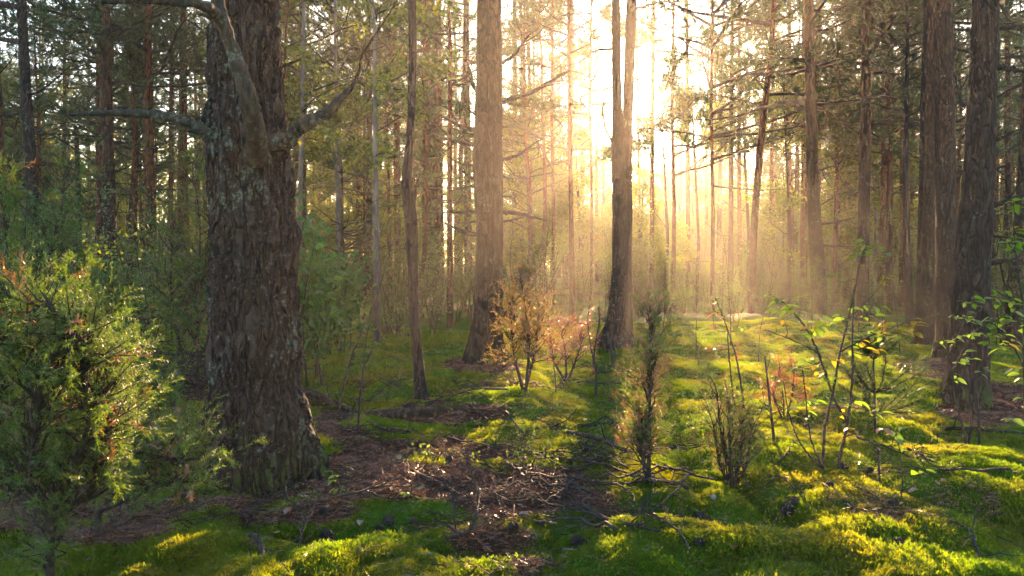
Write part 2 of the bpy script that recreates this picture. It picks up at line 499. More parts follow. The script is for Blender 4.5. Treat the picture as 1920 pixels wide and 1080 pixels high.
mb = MB()
x0, x1, y0, y1, z0, z1 = -160, 160, -60, 190, -2.2, HAZE_TOP
mb.add([(x0, y0, z0), (x1, y0, z0), (x1, y1, z0), (x0, y1, z0), (x0, y0, z1), (x1, y0, z1), (x1, y1, z1), (x0, y1, z1)], None,
       [(0, 3, 2, 1), (4, 5, 6, 7), (0, 1, 5, 4), (1, 2, 6, 5), (2, 3, 7, 6), (3, 0, 4, 7)])
hm, nt, N, L = mat('haze'); N.remove(N['Principled BSDF'])
pv = N.new('ShaderNodeVolumePrincipled')
pv.inputs['Color'].default_value = HAZE_COL
pv.inputs['Density'].default_value = HAZE_DENSITY
pv.inputs['Anisotropy'].default_value = HAZE_G
L.new(pv.outputs[0], N['Material Output'].inputs['Volume'])
ob('haze', mb.mesh('haze', [hm], False), kind='stuff')
# ------------------------------------------------------------------ foliage templates
def tpl_tuft(n, length, width, rng, axis=0.06, spread=1.0):
    """A brush of pine needles round the end of a twig along +Z: one thin triangle per needle."""
    v, t = [], []
    for k in range(n):
        s = rng.uniform(0, 1); a = rng.uniform(0, 2 * math.pi)
        el = rng.uniform(0.25, 1.25) * spread
        d = np.array([math.cos(a) * math.sin(el), math.sin(a) * math.sin(el), math.cos(el)])
        side = nrm(np.cross(d, rng.normal(0, 1, 3)))
        p = np.array([0, 0, s * axis]); l = length * rng.uniform(.7, 1.1)
        i = len(v)
        v += [p - side * width / 2, p + side * width / 2, p + d * l]; t.append((i, i + 1, i + 2))
    return np.array(v), np.array(t)


def tpl_leaf(length, width):
    """A small broad leaf, two triangles folded along the midrib, pointing along +Z."""
    v = np.array([[0, 0, 0], [width / 2, width * .18, length * .45], [0, 0, length], [-width / 2, width * .18, length * .45]])
    return v, np.array([[0, 1, 2], [0, 2, 3]])


def tpl_leaf_cluster(n, length, width, spread, rng):
    """A few leaves round a twig tip."""
    lv, lt = tpl_leaf(length, width)
    V, T = [], []
    for k in range(n):
        d = rng.normal(0, 1, 3) + np.array([0, 0, .6])
        Mx = frames(d[None], rng)[0]
        V.append(lv @ Mx.T * rng.uniform(.6, 1.1) + rng.normal(0, spread, 3)); T.append(lt + 4 * k)
    return np.concatenate(V), np.concatenate(T)


def tpl_sprig(L, nn, needle, width, rng, side=3):
    """A juniper shoot along +Z: needles standing off in threes from a short axis and a few side shoots."""
    v, t = [], []
    axes = [(np.zeros(3), np.array([0, 0, L]))]
    for k in range(side):
        s = rng.uniform(.1, .75); a = rng.uniform(0, 6.28)
        b = np.array([0, 0, L * s]); axes.append((b, b + L * rng.uniform(.35, .6) * np.array([math.cos(a) * .6, math.sin(a) * .6, .8])))
    for a0, a1 in axes:
        ax = nrm(a1 - a0); n = int(nn * np.linalg.norm(a1 - a0) / L)
        for k in range(n):
            p = a0 + (a1 - a0) * (k + .5) / n
            r = nrm(np.cross(ax, rng.normal(0, 1, 3)))
            d = nrm(ax * rng.uniform(.35, .9) + r); sd = nrm(np.cross(d, ax)) * width / 2
            i = len(v)
            v += [p - sd, p + sd, p + d * needle * rng.uniform(.7, 1.1)]; t.append((i, i + 1, i + 2))
    return np.array(v), np.array(t)


TUFT = [tpl_tuft(13, .10, .009, R) for _ in range(3)]
TUFT_FAR = [tpl_tuft(8, .15, .020, R) for _ in range(3)]
BIRCH = [tpl_leaf_cluster(5, .055, .04, .05, R) for _ in range(3)]
SHRUBL = [tpl_leaf_cluster(5, .050, .030, .045, R) for _ in range(3)]
OAKL = [tpl_leaf_cluster(6, .085, .055, .05, R) for _ in range(3)]
SPRIG = [tpl_sprig(.085, 26, .015, .0030, R) for _ in range(4)]
SPRIG_FAR = [tpl_sprig(.12, 16, .022, .005, R, 2) for _ in range(3)]


def many(mb, tpls, pos, dirs, scale, rng, m):
    pos = np.asarray(pos); dirs = np.asarray(dirs)
    if not len(pos): return
    which = rng.integers(0, len(tpls), len(pos)); s = np.broadcast_to(np.asarray(scale, float), (len(pos),))
    for k, (v, t) in enumerate(tpls):
        w = which == k
        if w.any(): scatter(mb, v, t, pos[w], dirs[w], s[w], rng, m)


class Crown:
    """Twig lines and the places and headings of the tufts or leaf clusters on them, in tree-local metres."""
    def __init__(self): self.tubes, self.p, self.d = [], [], []

    def arrays(self):
        return np.array(self.p).reshape(-1, 3), np.array(self.d).reshape(-1, 3)


def pine_crown(rng, path, z0, z1, Rad, nb, gap=0.11, shape='old'):
    """path(z) -> trunk centre; limbs in loose whorls, each with side twigs carrying needle tufts in flat pads."""
    c = Crown()
    for b in range(nb):
        t = rng.uniform(0, 1) ** (0.9)
        z = z0 + (z1 - z0) * t
        if shape == 'old':
            L = Rad * (0.45 + 0.75 * math.sin(math.pi * min(1, .18 + .8 * t))) * (1 - .55 * t) * rng.uniform(.55, 1.2)
            e = rng.uniform(-.15, .35) + .5 * t
        else:
            L = Rad * (1 - t) ** .8 * rng.uniform(.7, 1.1) + .15; e = rng.uniform(0.0, .35)
        az = rng.uniform(0, 2 * math.pi)
        d = np.array([math.cos(az), math.sin(az), e]); d = nrm(d)
        line = wobble(path(z), d, L, 7, rng, .13, .02 if shape == 'old' else .05)
        c.tubes.append((line, np.linspace(max(.012, .014 * L + .006), .004, 7)))
        ns = max(3, int(L * 6.0))
        for k in range(ns):
            s = rng.uniform(.22, 1.0) ** .8
            f = s * 6; i0 = min(int(f), 5); p = line[i0] + (line[i0 + 1] - line[i0]) * (f - i0)
            hd = nrm(line[i0 + 1] - line[i0]); sgn = rng.choice([-1, 1]); a = rng.uniform(.5, 1.1) * sgn
            sd = np.array([hd[0] * math.cos(a) - hd[1] * math.sin(a), hd[0] * math.sin(a) + hd[1] * math.cos(a), hd[2] + rng.uniform(-.15, .35)])
            l2 = L * rng.uniform(.12, .32) * (1.15 - .6 * s) + .10
            n2 = max(2, int(l2 / .12))
            sl = wobble(p, sd, l2, n2 + 1, rng, .2, .05)
            c.tubes.append((sl[[0, -1]] if n2 < 4 else sl[[0, n2 // 2, -1]], .005))
            m = max(2, int(l2 / gap))
            for w in np.linspace(.25, 1, m):
                f2 = w * n2; j0 = min(int(f2), n2 - 1); pp = sl[j0] + (sl[j0 + 1] - sl[j0]) * (f2 - j0)
                c.p.append(pp + rng.normal(0, .02, 3)); c.d.append(nrm(sl[j0 + 1] - sl[j0]) + np.array([0, 0, .45]) + rng.normal(0, .35, 3))
    return c


def leafy_crown(rng, path, z0, z1, Rad, nb, per=26):
    c = Crown()
    for b in range(nb):
        t = rng.uniform(0, 1); z = z0 + (z1 - z0) * t * .85
        L = Rad * (0.5 + .6 * math.sin(math.pi * min(1, .1 + .9 * t))) * rng.uniform(.5, 1.15)
        az = rng.uniform(0, 6.283); d = np.array([math.cos(az), math.sin(az), rng.uniform(.3, 1.1)])
        line = wobble(path(z), d, L, 7, rng, .18, -.03)
        c.tubes.append((line, np.linspace(.008 + .006 * L, .003, 7)))
        for k in range(max(3, int(L * 4))):
            s = rng.uniform(.25, 1); f = s * 6; i0 = min(int(f), 5); p = line[i0] + (line[i0 + 1] - line[i0]) * (f - i0)
            sl = wobble(p, rng.normal(0, 1, 3) + nrm(line[i0 + 1] - line[i0]) + np.array([0, 0, .1]), rng.uniform(.2, .6) * (.4 + .3 * L), 4, rng, .25, -.05)
            c.tubes.append((sl, .0035))
            m = max(2, int(per * rng.uniform(.2, .6)))
            w = rng.uniform(.1, 1.05, m) * 3; j = np.clip(w.astype(int), 0, 2)
            pp = sl[j] + (sl[j + 1] - sl[j]) * (w - j)[:, None] + rng.normal(0, .05, (m, 3))
            c.p += list(pp); c.d += list(rng.normal(0, 1, (m, 3)) + np.array([0, 0, -.25]))
    return c


def crown_mesh(c, tpls, scale, rng, mats, world_of=None, open_=1.0, tube_sides=3):
    """Mesh of a crown. Where a clearing lies along the sun ray (world_of gives world points) the twigs are bare."""
    P, D = c.arrays()
    cut = 0
    mb = MB()
    if world_of is not None and len(P):
        keep = rng.uniform(0, 1, len(P)) > np.maximum(clearings(world_of(P)), clearings(world_of(P + .10 * nrm(D)))) * open_
        cut = (~keep).sum(); P, D = P[keep], D[keep]
    for line, r in c.tubes:
        if world_of is not None and len(line) > 1 and clearings(world_of(np.asarray(line)[-1:]))[0] * open_ > .45 and rng.uniform() < .93: continue
        put(mb, line, r, tube_sides, 1, False)
    many(mb, tpls, P, D, scale * rng.uniform(.75, 1.15, len(P)), rng, 0)
    return mb.mesh('crown', mats, False), cut


# ------------------------------------------------------------------ trunks
def trunk_mesh(pts, rad, sides, rows, mats, amp=0.006, k=9.0, seed=0, knots=(), dense_to=None, stretch=.2):
    """Trunk from a centre line (local, rising) and radii; plated bark is real relief."""
    pts = np.asarray(pts, float); rad = np.asarray(rad, float)
    o = np.argsort(pts[:, 2]); pts, rad = pts[o], rad[o]
    if dense_to:
        n1 = int(rows * .85); z = np.concatenate([np.linspace(pts[0, 2], dense_to, n1), np.linspace(dense_to, pts[-1, 2], rows - n1 + 1)[1:]])
    else:
        z = np.linspace(pts[0, 2], pts[-1, 2], rows)
    zf = np.linspace(pts[0, 2], pts[-1, 2], 600)
    w = max(3, int(600 / len(pts) * .35)); ker = np.hanning(w + 2)[1:-1]; ker /= ker.sum()
    def sm(a):
        f = np.interp(zf, pts[:, 2], a); g = np.convolve(np.pad(f, w, mode='reflect', reflect_type='odd'), ker, 'same')[w:-w]
        return np.interp(z, zf, g)
    cx, cy_, r = sm(pts[:, 0]), sm(pts[:, 1]), np.maximum(sm(rad), .004)
    a = np.arange(sides) * 2 * math.pi / sides
    A, Zz = np.meshgrid(a, z); Rr = np.repeat(r[:, None], sides, 1)
    R0 = np.median(rad)
    X, Y = np.cos(A) * R0, np.sin(A) * R0
    n = np.abs(noise3(X * k + .4 * noise3(X * 3 * k, Y * 3 * k, Zz * k, seed + 9), Y * k, Zz * k * stretch, seed)) ** .6
    n2 = np.abs(noise3(X * k * 2.3, Y * k * 2.3, Zz * k * 2.3 * (stretch * 1.7), seed + 1)) ** .7
    n3 = noise3(X * k * 6, Y * k * 6, Zz * k * 4, seed + 2)
    big = noise3(X * 2.2, Y * 2.2, Zz * .9, seed + 4)
    dr = amp * (1.5 * n + .8 * n2 + .25 * n3 - 1.1) + .05 * Rr * big
    for ka, kz, wa, wz, dk in knots:
        da = (A - ka + math.pi) % (2 * math.pi) - math.pi
        dr = dr + dk * np.exp(-((da / wa) ** 2 + ((Zz - kz) / wz) ** 2))
    Rr = Rr + dr
    v = np.stack([cx[:, None] + Rr * np.cos(A), cy_[:, None] + Rr * np.sin(A), Zz], -1)
    i = np.arange(len(z) - 1)[:, None] * sides; j = np.arange(sides)[None]; kk = (j + 1) % sides
    q = np.stack([i + j, i + kk, i + sides + kk, i + sides + j], -1).reshape(-1, 4)
    mb = MB(); mb.add(v.reshape(-1, 3), None, q)
    me = mb.mesh('trunk', mats, True)
    return me, (lambda zz: np.array([np.interp(zz, z, cx), np.interp(zz, z, cy_), zz])), (lambda zz: np.interp(zz, z, r))


def local_path(line, d, base, top):
    """Photo centre line at depth d -> local points and radii, run on up to `top` metres."""
    pts, rad = [], []
    for px, py, w in sorted(line, key=lambda a: -a[1]):
        P = at(px, py, d); pts.append(P - base); rad.append(w / 2 / F * d)
    pts = np.array(pts); rad = np.array(rad)
    if pts[0, 2] > .06:
        pts = np.vstack([[[0, 0, 0]] if abs(pts[0, 0]) < .5 else [[pts[0, 0], 0, 0]], pts]); rad = np.concatenate([[rad[0] * 1.12], rad])
    pts = np.vstack([[pts[0] + [0, 0, -.25]], pts]); rad = np.concatenate([[rad[0] * 1.08], rad])
    if pts[-1, 2] < top - .5:
        sl = (pts[-1] - pts[-2])[:2] / max(pts[-1, 2] - pts[-2, 2], .1); sl = np.clip(sl, -.06, .06)
        h = top - pts[-1, 2]; e = rad[-1]
        for f in (.33, .66, 1.0):
            pts = np.vstack([pts, [[pts[-1, 0] + sl[0] * h / 3, pts[-1, 1] + sl[1] * h / 3, pts[-1, 2] + h / 3]]]); rad = np.append(rad, e * (1 - .85 * f))
    return pts, rad


def limb(pxs, d, base, sides=7, n=None, gnarl=0.0, mats=None, parent=None, twigs=0, rng=R):
    """A dead limb or stub from photo points (px, py, width, depth offset)."""
    P = np.array([at(a[0], a[1], d + (a[3] if len(a) > 3 else 0)) - base for a in pxs]); r = np.array([a[2] / 2 / F * d for a in pxs])
    n = n or 4 * len(pxs)
    C = curve(P, n); rr = np.interp(np.linspace(0, 1, n), np.linspace(0, 1, len(r)), r)
    if gnarl: C[1:] += rng.normal(0, 1, (n - 1, 3)) * (gnarl * rr[1:, None]); rr = rr * (1 + rng.normal(0, .07, n))
    mb = MB(); put(mb, C, rr, sides)
    for k in range(twigs):
        i = rng.integers(n // 3, n - 1); dd = nrm(C[i] - C[i - 1]) + rng.normal(0, .6, 3)
        l = rng.uniform(.12, .45) * (d / 6)
        put(mb, wobble(C[i], dd, l, 5, rng, .3), np.linspace(max(rr[i] * .5, .003), .0015, 5), 4)
    return ob('branch', mb.mesh('branch', mats or [M['bark_dead']]), parent)


def tree(name, label, cat, line, d=None, top=14.0, bark='bark_pine', sides=22, rows=90, amp=.006, k=9.0, stubs=(), crown=None, group=None, knots=(), dense=None, seed=0):
    bx, by = max(line, key=lambda a: a[1])[:2]
    if d is None:
        base = on_ground(bx, by); d = base[1]
    else:
        P = at(bx, by, d); base = np.array([P[0], d, float(hgt(P[0], d))])
    t = thing(name, label, cat, base, group)
    pts, rad = local_path(line, d, base, top)
    if not knots and sides >= 20:
        rk = np.random.default_rng(seed + 5); r0 = rad[1]
        knots = [(-math.pi + (k_ + rk.uniform(-.3, .3)) * 1.05, -.03, .22, r0 * rk.uniform(1.0, 1.8), r0 * rk.uniform(.25, .5)) for k_ in range(6)]
    me, path, rr = trunk_mesh(pts, rad, sides, rows, [M[bark]], amp, k, seed, knots, dense)
    ob('trunk', me, t)
    for s in stubs: limb(s, d, base, gnarl=.18, parent=t, twigs=3, rng=R)
    if crown:
        kind, z0, rad_, nb = crown[:4]; rng = np.random.default_rng(seed + 100)
        wof = lambda P: P + base
        if kind == 'pine':
            c = pine_crown(rng, path, z0, top, rad_, nb)
            far = d > 13
            me, _ = crown_mesh(c, TUFT_FAR if far else TUFT, 1.3 if far else 1.1, rng, [M['pine'], M['twig']], wof)
        elif kind == 'young':
            c = pine_crown(rng, path, z0, top, rad_, nb, .12, 'young')
            me, _ = crown_mesh(c, TUFT, 1.0, rng, [M['pine'], M['twig']], wof)
        else:
            c = leafy_crown(rng, path, z0, top, rad_, nb)
            me, _ = crown_mesh(c, BIRCH, 1.0 + d / 30, rng, [M['birch'], M['twig']], wof)
        ob('crown', me, t)
    return t, base, d, path, rr


# ------------------------------------------------------------------ the trees one can point to
big, bb, bd, _, _ = tree('pine_tree', 'massive lichen-covered old pine with thick dead limbs, brown needles round its foot', 'tree',
    [(487, 885, 200), (486, 860, 190), (483, 800, 174), (479, 700, 160), (476, 600, 154), (477, 500, 152), (476, 440, 154), (472, 380, 144), (468, 300, 140), (466, 260, 140), (462, 200, 126), (460, 100, 119), (460, 0, 115)],
    None, 11.0, 'bark_old', 230, 540, .031, 15.0, dense=2.9, seed=3,
    knots=[(-2.0, -.02, .16, .32, .07), (-1.15, -.02, .15, .3, .06), (-.15, -.02, .2, .3, .07), (-2.75, -.02, .2, .32, .07), (-.35, 1.42, .45, .13, .03), (-2.6, 1.95, .3, .14, .05), (-.45, 1.98, .3, .14, .05), (-1.6, 1.95, .3, .25, .03), (-.9, .32, .5, .14, .045), (-.8, .12, .6, .12, .03), (-1.35, .22, .1, .35, .03),
           (-2.3, .0, .35, .25, .05), (-1.75, .0, .16, .25, .04), (-.35, .0, .25, .22, .05), (-2.9, 0, .3, .3, .05), (.2, .05, .35, .2, .05)],
    crown=('pine', 6.5, 2.2, 34))
limb([(430, 262, 34, -.05), (403, 256, 26, -.1), (375, 240, 20, -.12), (340, 226, 16, -.15), (300, 216, 14, -.15), (240, 212, 11, -.1), (180, 213, 8, -.05), (130, 214, 5, 0)], bd, bb, 10, 40, .12, parent=big, mats=[M['limb']])
limb([(410, 262, 14, -.1), (385, 252, 9, -.14), (355, 246, 7, -.16), (336, 244, 4, -.18)], bd, bb, 6, 14, .15, parent=big)
limb([(505, 270, 42, -.1), (540, 264, 30, -.15), (562, 240, 25, -.18), (590, 222, 23, -.2), (615, 208, 22, -.2), (640, 185, 15, -.2), (656, 166, 9, -.2)], bd, bb, 10, 36, .14, parent=big, mats=[M['limb']])
limb([(652, 175, 9, -.2), (668, 150, 5, -.2), (676, 110, 4, -.25), (700, 70, 4, -.3), (730, 25, 3, -.3), (745, 0, 2.5, -.3)], bd, bb, 5, 24, .3, parent=big, twigs=9)
limb([(480, 296, 40, -.22), (479, 258, 37, -.38), (471, 205, 32, -.50), (456, 150, 29, -.56), (440, 105, 25, -.57), (424, 60, 23, -.60), (412, 20, 22, -.62), (404, -30, 22, -.62)], bd, bb, 12, 44, .05, parent=big, mats=[M['limb']])
limb([(412, 38, 22, -.6), (396, 18, 18, -.7), (375, 8, 15, -.8), (320, 2, 13, -.9), (260, -1, 11, -1.0), (190, 2, 8, -1.1)], bd, bb, 9, 30, .12, parent=big, mats=[M['limb']])
limb([(420, 48, 12, -.55), (405, 38, 9, -.5), (385, 30, 7, -.5), (372, 26, 4, -.5)], bd, bb, 6, 14, .2, parent=big)
limb([(518, 126, 9, 0), (540, 120, 6, 0), (566, 111, 3, 0)], bd, bb, 5, 12, .2, parent=big)
limb([(520, 217, 7, 0), (531, 214, 5, 0), (540, 213, 3, 0)], bd, bb, 5, 10, .2, parent=big)

tree('dead_tree', 'thin crooked bare trunk with a kink and two splinters, left of the straight stubby pine', 'tree',
     [(790, 757, 30), (789, 735, 24), (785, 690, 22), (781, 650, 20), (777, 600, 19), (774, 500, 19), (772, 430, 23), (768, 390, 23), (763, 350, 21), (764, 320, 20), (768, 270, 15), (772, 200, 15), (774, 100, 15), (773, 0, 15)],
     None, 7.0, 'bark_dark', 20, 160, .004, 16, seed=5, stubs=[[(776, 385, 8), (779, 355, 5), (785, 348, 3)], [(775, 380, 9), (775, 350, 6), (777, 335, 3)], [(760, 342, 5), (752, 342, 3), (747, 340, 2)], [(768, 470, 5), (763, 466, 4), (760, 466, 2)]])

st = []
for y, side, dx, dy, w in ((118, 1, 60, -60, 8), (190, 1, 130, -58, 12), (118, -1, -14, -5, 7), (170, -1, -16, -52, 9), (215, -1, -18, -12, 6), (245, -1, -66, -27, 11), (272, -1, -82, -20, 10), (255, -1, -45, -14, 9), (237, 1, 20, 3, 5),
                           (300, 1, 80, -42, 8), (330, 1, 10, 2, 7), (310, -1, -24, -2, 7), (338, -1, -28, -18, 8), (350, -1, -50, 8, 6), (397, 1, 85, 16, 9), (398, -1, -55, 0, 8), (415, 1, 45, -8, 6), (416, -1, -20, 1, 6), (440, -1, -60, -22, 10), (368, 1, 22, 1, 5)):
    x0 = 916 + side * 22
    st.append([(x0, y, w), (x0 + dx * .35, y + dy * .18, w * .75), (x0 + dx * .7, y + dy * .6, w * .6), (x0 + dx, y + dy, w * .35)])
tree('pine_tree', 'thick straight pine with many short dead branch stubs, standing centre in warm haze', 'tree',
     [(912, 680, 74), (912, 660, 62), (914, 600, 55), (917, 500, 52), (918, 420, 51), (916, 340, 58), (915, 300, 59), (916, 230, 53), (917, 150, 48), (917, 0, 46)],
     None, 13.0, 'bark_pine', 90, 260, .008, 14, stubs=st, seed=7, dense=5.2, crown=('pine', 6.0, 2.4, 40))

t, tb, td, _, _ = tree('pine_tree', 'twin-stemmed pine splitting low down, the sun glaring beside its stems', 'tree',
     [(1156, 645, 60), (1157, 620, 44), (1162, 560, 38), (1164, 500, 33), (1163, 430, 30), (1161, 350, 27), (1158, 250, 22), (1156, 150, 18), (1155, 50, 15), (1155, 0, 14)],
     None, 13.0, 'bark_dark', 40, 150, .007, 14, seed=9, crown=('pine', 7.4, 2.0, 20))
pts, rad = local_path([(1168, 640, 40), (1170, 600, 34), (1172, 500, 26), (1174, 400, 23), (1175, 300, 20), (1177, 220, 19), (1180, 120, 19), (1184, 20, 18), (1185, 0, 18)], td + .12, tb, 12.5)
me, p2, _ = trunk_mesh(pts, rad, 32, 130, [M['bark_dark']], .006, 14, 12)
ob('trunk', me, t)
for s in ([(1176, 95, 5), (1205, 88, 4, .3), (1228, 110, 3, .5), (1240, 150, 2, .7)], [(1157, 92, 5), (1120, 95, 4, .2), (1085, 118, 2, .4)], [(1180, 20, 5), (1230, 6, 4), (1280, 2, 2)], [(1160, 290, 4), (1130, 220, 3, .3), (1140, 165, 2, .4)]):
    limb(s, td, tb, 5, None, .3, parent=t, twigs=4)

st = lambda *a: [[(x, y, w), (x + dx * .4, y + dy * .3, w * .7), (x + dx, y + dy, w * .3)] for x, y, w, dx, dy in a]
tree('pine_tree', 'thin straight sunlit pine standing between the stubby pine and the twin-stemmed pine', 'tree', [(1073, 585, 12), (1072, 480, 10), (1070, 350, 8), (1068, 200, 7), (1066, 0, 5)], 15.5, 9.0, 'bark_red', 12, 60, .003, seed=14, crown=('young', 4.6, 1.2, 30))
tree('pine_tree', 'dark pine with stubs on both sides, leftmost of the right-hand row of trunks', 'tree', [(1538, 590, 30), (1534, 520, 27), (1527, 400, 25), (1522, 260, 21), (1519, 120, 19), (1516, 0, 18)], 15.0, 13.5, 'bark_pine', 26, 110, .006, 12, seed=15,
     stubs=st((1540, 420, 6, 65, -12), (1512, 230, 5, -45, 0), (1530, 320, 6, 30, -8), (1516, 110, 6, -60, 4), (1530, 60, 6, 80, -30), (1512, 305, 4, -18, -2), (1528, 210, 4, 26, -4), (1545, 460, 5, 70, 4)), crown=('pine', 3.9, 2.8, 60))
tree('pine_tree', 'straight dark pine second in the row right of the twin-stemmed pine', 'tree', [(1617, 600, 25), (1618, 520, 22), (1620, 400, 21), (1622, 250, 20), (1624, 100, 17), (1625, 0, 17)], 14.0, 13.0, 'bark_pine', 24, 100, .006, 12, seed=16,
     stubs=st((1632, 235, 6, 80, -40), (1612, 360, 4, -22, 8), (1634, 40, 5, 60, 50)), crown=('pine', 4.0, 2.6, 56))
tree('pine_tree', 'slim reddish pine behind the gap between two dark trunks', 'tree', [(1654, 590, 18), (1655, 500, 17), (1658, 350, 13), (1660, 150, 11), (1661, 0, 8)], 17.5, 12.5, 'bark_red', 16, 70, .004, seed=17, crown=('pine', 4.4, 2.3, 44))
tree('spruce_tree', 'thin wavy dark trunk with feathery upper branches left of the close trunk pair', 'tree', [(1706, 610, 15), (1703, 520, 14), (1699, 440, 12), (1697, 350, 10), (1700, 200, 9), (1702, 60, 7), (1700, 0, 6)], 13.0, 6.6, 'bark_dark', 14, 90, .004, seed=18, crown=('young', 3.2, 1.3, 46))
tree('pine_tree', 'slender trunk touching the left side of a thicker brown trunk', 'tree', [(1723, 660, 20), (1725, 560, 15), (1728, 400, 13), (1732, 200, 11), (1736, 40, 10), (1738, 0, 9)], 11.2, 12.0, 'bark_dark', 16, 80, .005, seed=19, crown=('pine', 4.4, 1.8, 26))
tree('pine_tree', 'brown trunk with scaly bark between the slender trunk and the straight reddish pine', 'tree', [(1733, 665, 44), (1736, 640, 32), (1740, 520, 25), (1743, 350, 21), (1746, 150, 17), (1748, 0, 15)], 11.0, 12.5, 'bark_pine', 26, 100, .006, 12, seed=20, crown=('pine', 4.4, 2.0, 34))
tree('pine_tree', 'straight reddish-brown pine just left of the big flared pine', 'tree', [(1782, 690, 60), (1779, 650, 46), (1776, 550, 40), (1774, 400, 36), (1772, 250, 34), (1769, 100, 33), (1767, 0, 32)], 10.0, 13.0, 'bark_pine', 50, 160, .007, 13, seed=21, stubs=st((1786, 90, 5, 38, 12), (1788, 180, 6, 30, -40)), crown=('pine', 6.5, 2.2, 24))
t, rb, rd, _, _ = tree('pine_tree', 'big pine with a flared lichen-spotted foot at the right, red sapling leaves before it', 'tree', [(1812, 755, 88), (1813, 730, 76), (1817, 660, 68), (1821, 560, 64), (1826, 460, 58), (1835, 330, 51), (1842, 180, 46), (1848, 0, 43)],
     None, 13.0, 'bark_pine', 100, 240, .009, 14, seed=22, dense=4.0, crown=('pine', 4.2, 2.5, 50),
     stubs=st((1855, 385, 14, 75, -25), (1850, 495, 14, 60, -12), (1852, 318, 9, 40, -8), (1858, 265, 9, 50, -22), (1862, 125, 14, 80, 12), (1808, 200, 7, -18, -60), (1848, 440, 6, 40, 6)))
tree('pine_tree', 'leaning trunk at the right edge behind the leafy sapling', 'tree', [(1895, 620, 30), (1902, 540, 27), (1910, 450, 24), (1918, 350, 20), (1924, 200, 17)], 11.5, 8.0, 'bark_pine', 22, 80, .006, seed=23, crown=('pine', 3.5, 2.0, 26))
tree('pine_tree', 'curving slim trunk leaning right in the golden light, right of the twin-stemmed pine', 'tree', [(1408, 600, 13), (1411, 500, 14), (1414, 420, 13), (1421, 330, 13), (1430, 230, 12), (1440, 150, 11), (1447, 80, 9), (1451, 0, 8)], 16.0, 10.0, 'bark_red', 16, 90, .004, seed=24, crown=('pine', 3.9, 3.0, 56),
     stubs=st((1440, 190, 4, -55, 14), (1444, 110, 5, -90, 40), (1446, 80, 5, 60, -10)))

tree('spruce_tree', 'dark bare-twigged trunk at the upper left, thin dead branches all round it', 'tree', [(74, 620, 32), (71, 500, 28), (66, 430, 25), (60, 330, 22), (52, 220, 19), (45, 110, 17), (40, 0, 15)], 9.0, 9.5, 'bark_dark', 24, 110, .006, seed=25, crown=('pine', 3.3, 2.0, 44),
     stubs=st((68, 260, 5, -60, 50), (64, 240, 5, 120, 70), (70, 300, 5, 130, 40), (58, 160, 6, -30, 80), (72, 340, 4, 110, 60), (60, 205, 4, -60, 20), (75, 380, 4, 90, 30), (56, 180, 4, 80, -60), (66, 330, 4, -70, -30), (70, 390, 4, -60, -10), (62, 250, 4, 180, 10), (68, 290, 4, 70, 110)))
tree('pine_tree', 'slimmer reddish trunk of the close pair at the left, half behind its neighbour', 'tree', [(180, 640, 19), (184, 500, 15), (189, 350, 14), (194, 200, 13), (198, 80, 11)], 15.5, 12.5, 'bark_red', 16, 70, .004, seed=26, crown=('pine', 4.0, 2.4, 50))
tree('pine_tree', 'thicker brown trunk of the close pair at the left with a twig to its right', 'tree', [(213, 640, 34), (209, 560, 29), (206, 450, 26), (203, 330, 23), (201, 200, 20), (199, 80, 16), (199, 0, 14)], 12.5, 12.5, 'bark_pine', 24, 100, .006, seed=27, crown=('pine', 3.8, 2.4, 52), stubs=st((216, 322, 5, 42, -20), (214, 412, 4, 14, -60)))
tree('pine_tree', 'rusty-red straight pine trunk between the close pair and the massive lichen-covered pine', 'tree', [(287, 640, 21), (285, 500, 19), (283, 380, 18), (280, 250, 15), (278, 100, 13), (278, 0, 12)], 14.0, 13.0, 'bark_red', 20, 90, .005, seed=28, crown=('pine', 4.2, 2.5, 52))
tree('pine_tree', 'grey curved trunk in the haze just left of the rusty-red pine', 'tree', [(253, 560, 17), (250, 480, 17), (248, 420, 16), (252, 350, 13), (256, 250, 11), (258, 100, 9)], 20.0, 13.0, 'bark_dark', 14, 70, .005, seed=29, crown=('pine', 6.0, 2.0, 24))
tree('dead_tree', 'grey broken-topped dead trunk in the haze between the two left trunks', 'tree', [(150, 560, 13), (148, 450, 11), (146, 330, 9), (143, 245, 8), (142, 236, 6)], 18.0, 3.5, 'bark_dead', 12, 60, .004, seed=30)
tree('birch_tree', 'slender pale birch with airy leaves right of the massive lichen-covered pine', 'tree', [(708, 690, 16), (708, 600, 14), (706, 450, 12), (704, 300, 9), (703, 180, 7), (702, 60, 5), (700, 0, 4)], 10.5, 6.2, 'bark_birch', 14, 90, .002, seed=31, crown=('leafy', 2.3, 1.5, 26), group=None)
tree('birch_tree', 'yellow-green leafy tree close behind the massive pine\'s right side', 'tree', [(560, 560, 10), (562, 400, 9), (566, 200, 8), (570, 0, 6)], 15.0, 9.5, 'bark_birch', 12, 60, .002, seed=32, crown=('leafy', 2.6, 2.2, 54))
tree('birch_tree', 'yellow-green leafy tree between the massive pine and the pale birch', 'tree', [(634, 560, 10), (634, 400, 9), (630, 200, 7), (628, 0, 5)], 17.0, 10.0, 'bark_birch', 12, 60, .002, seed=33, crown=('leafy', 2.8, 2.3, 56))
tree('spruce_tree', 'small dark spruce with level branches between the massive pine and the pale birch', 'tree', [(641, 590, 7), (642, 450, 6), (641, 330, 4), (640, 300, 2)], 12.5, 3.2, 'bark_dark', 10, 40, .002, seed=34, crown=('young', .9, .75, 44))

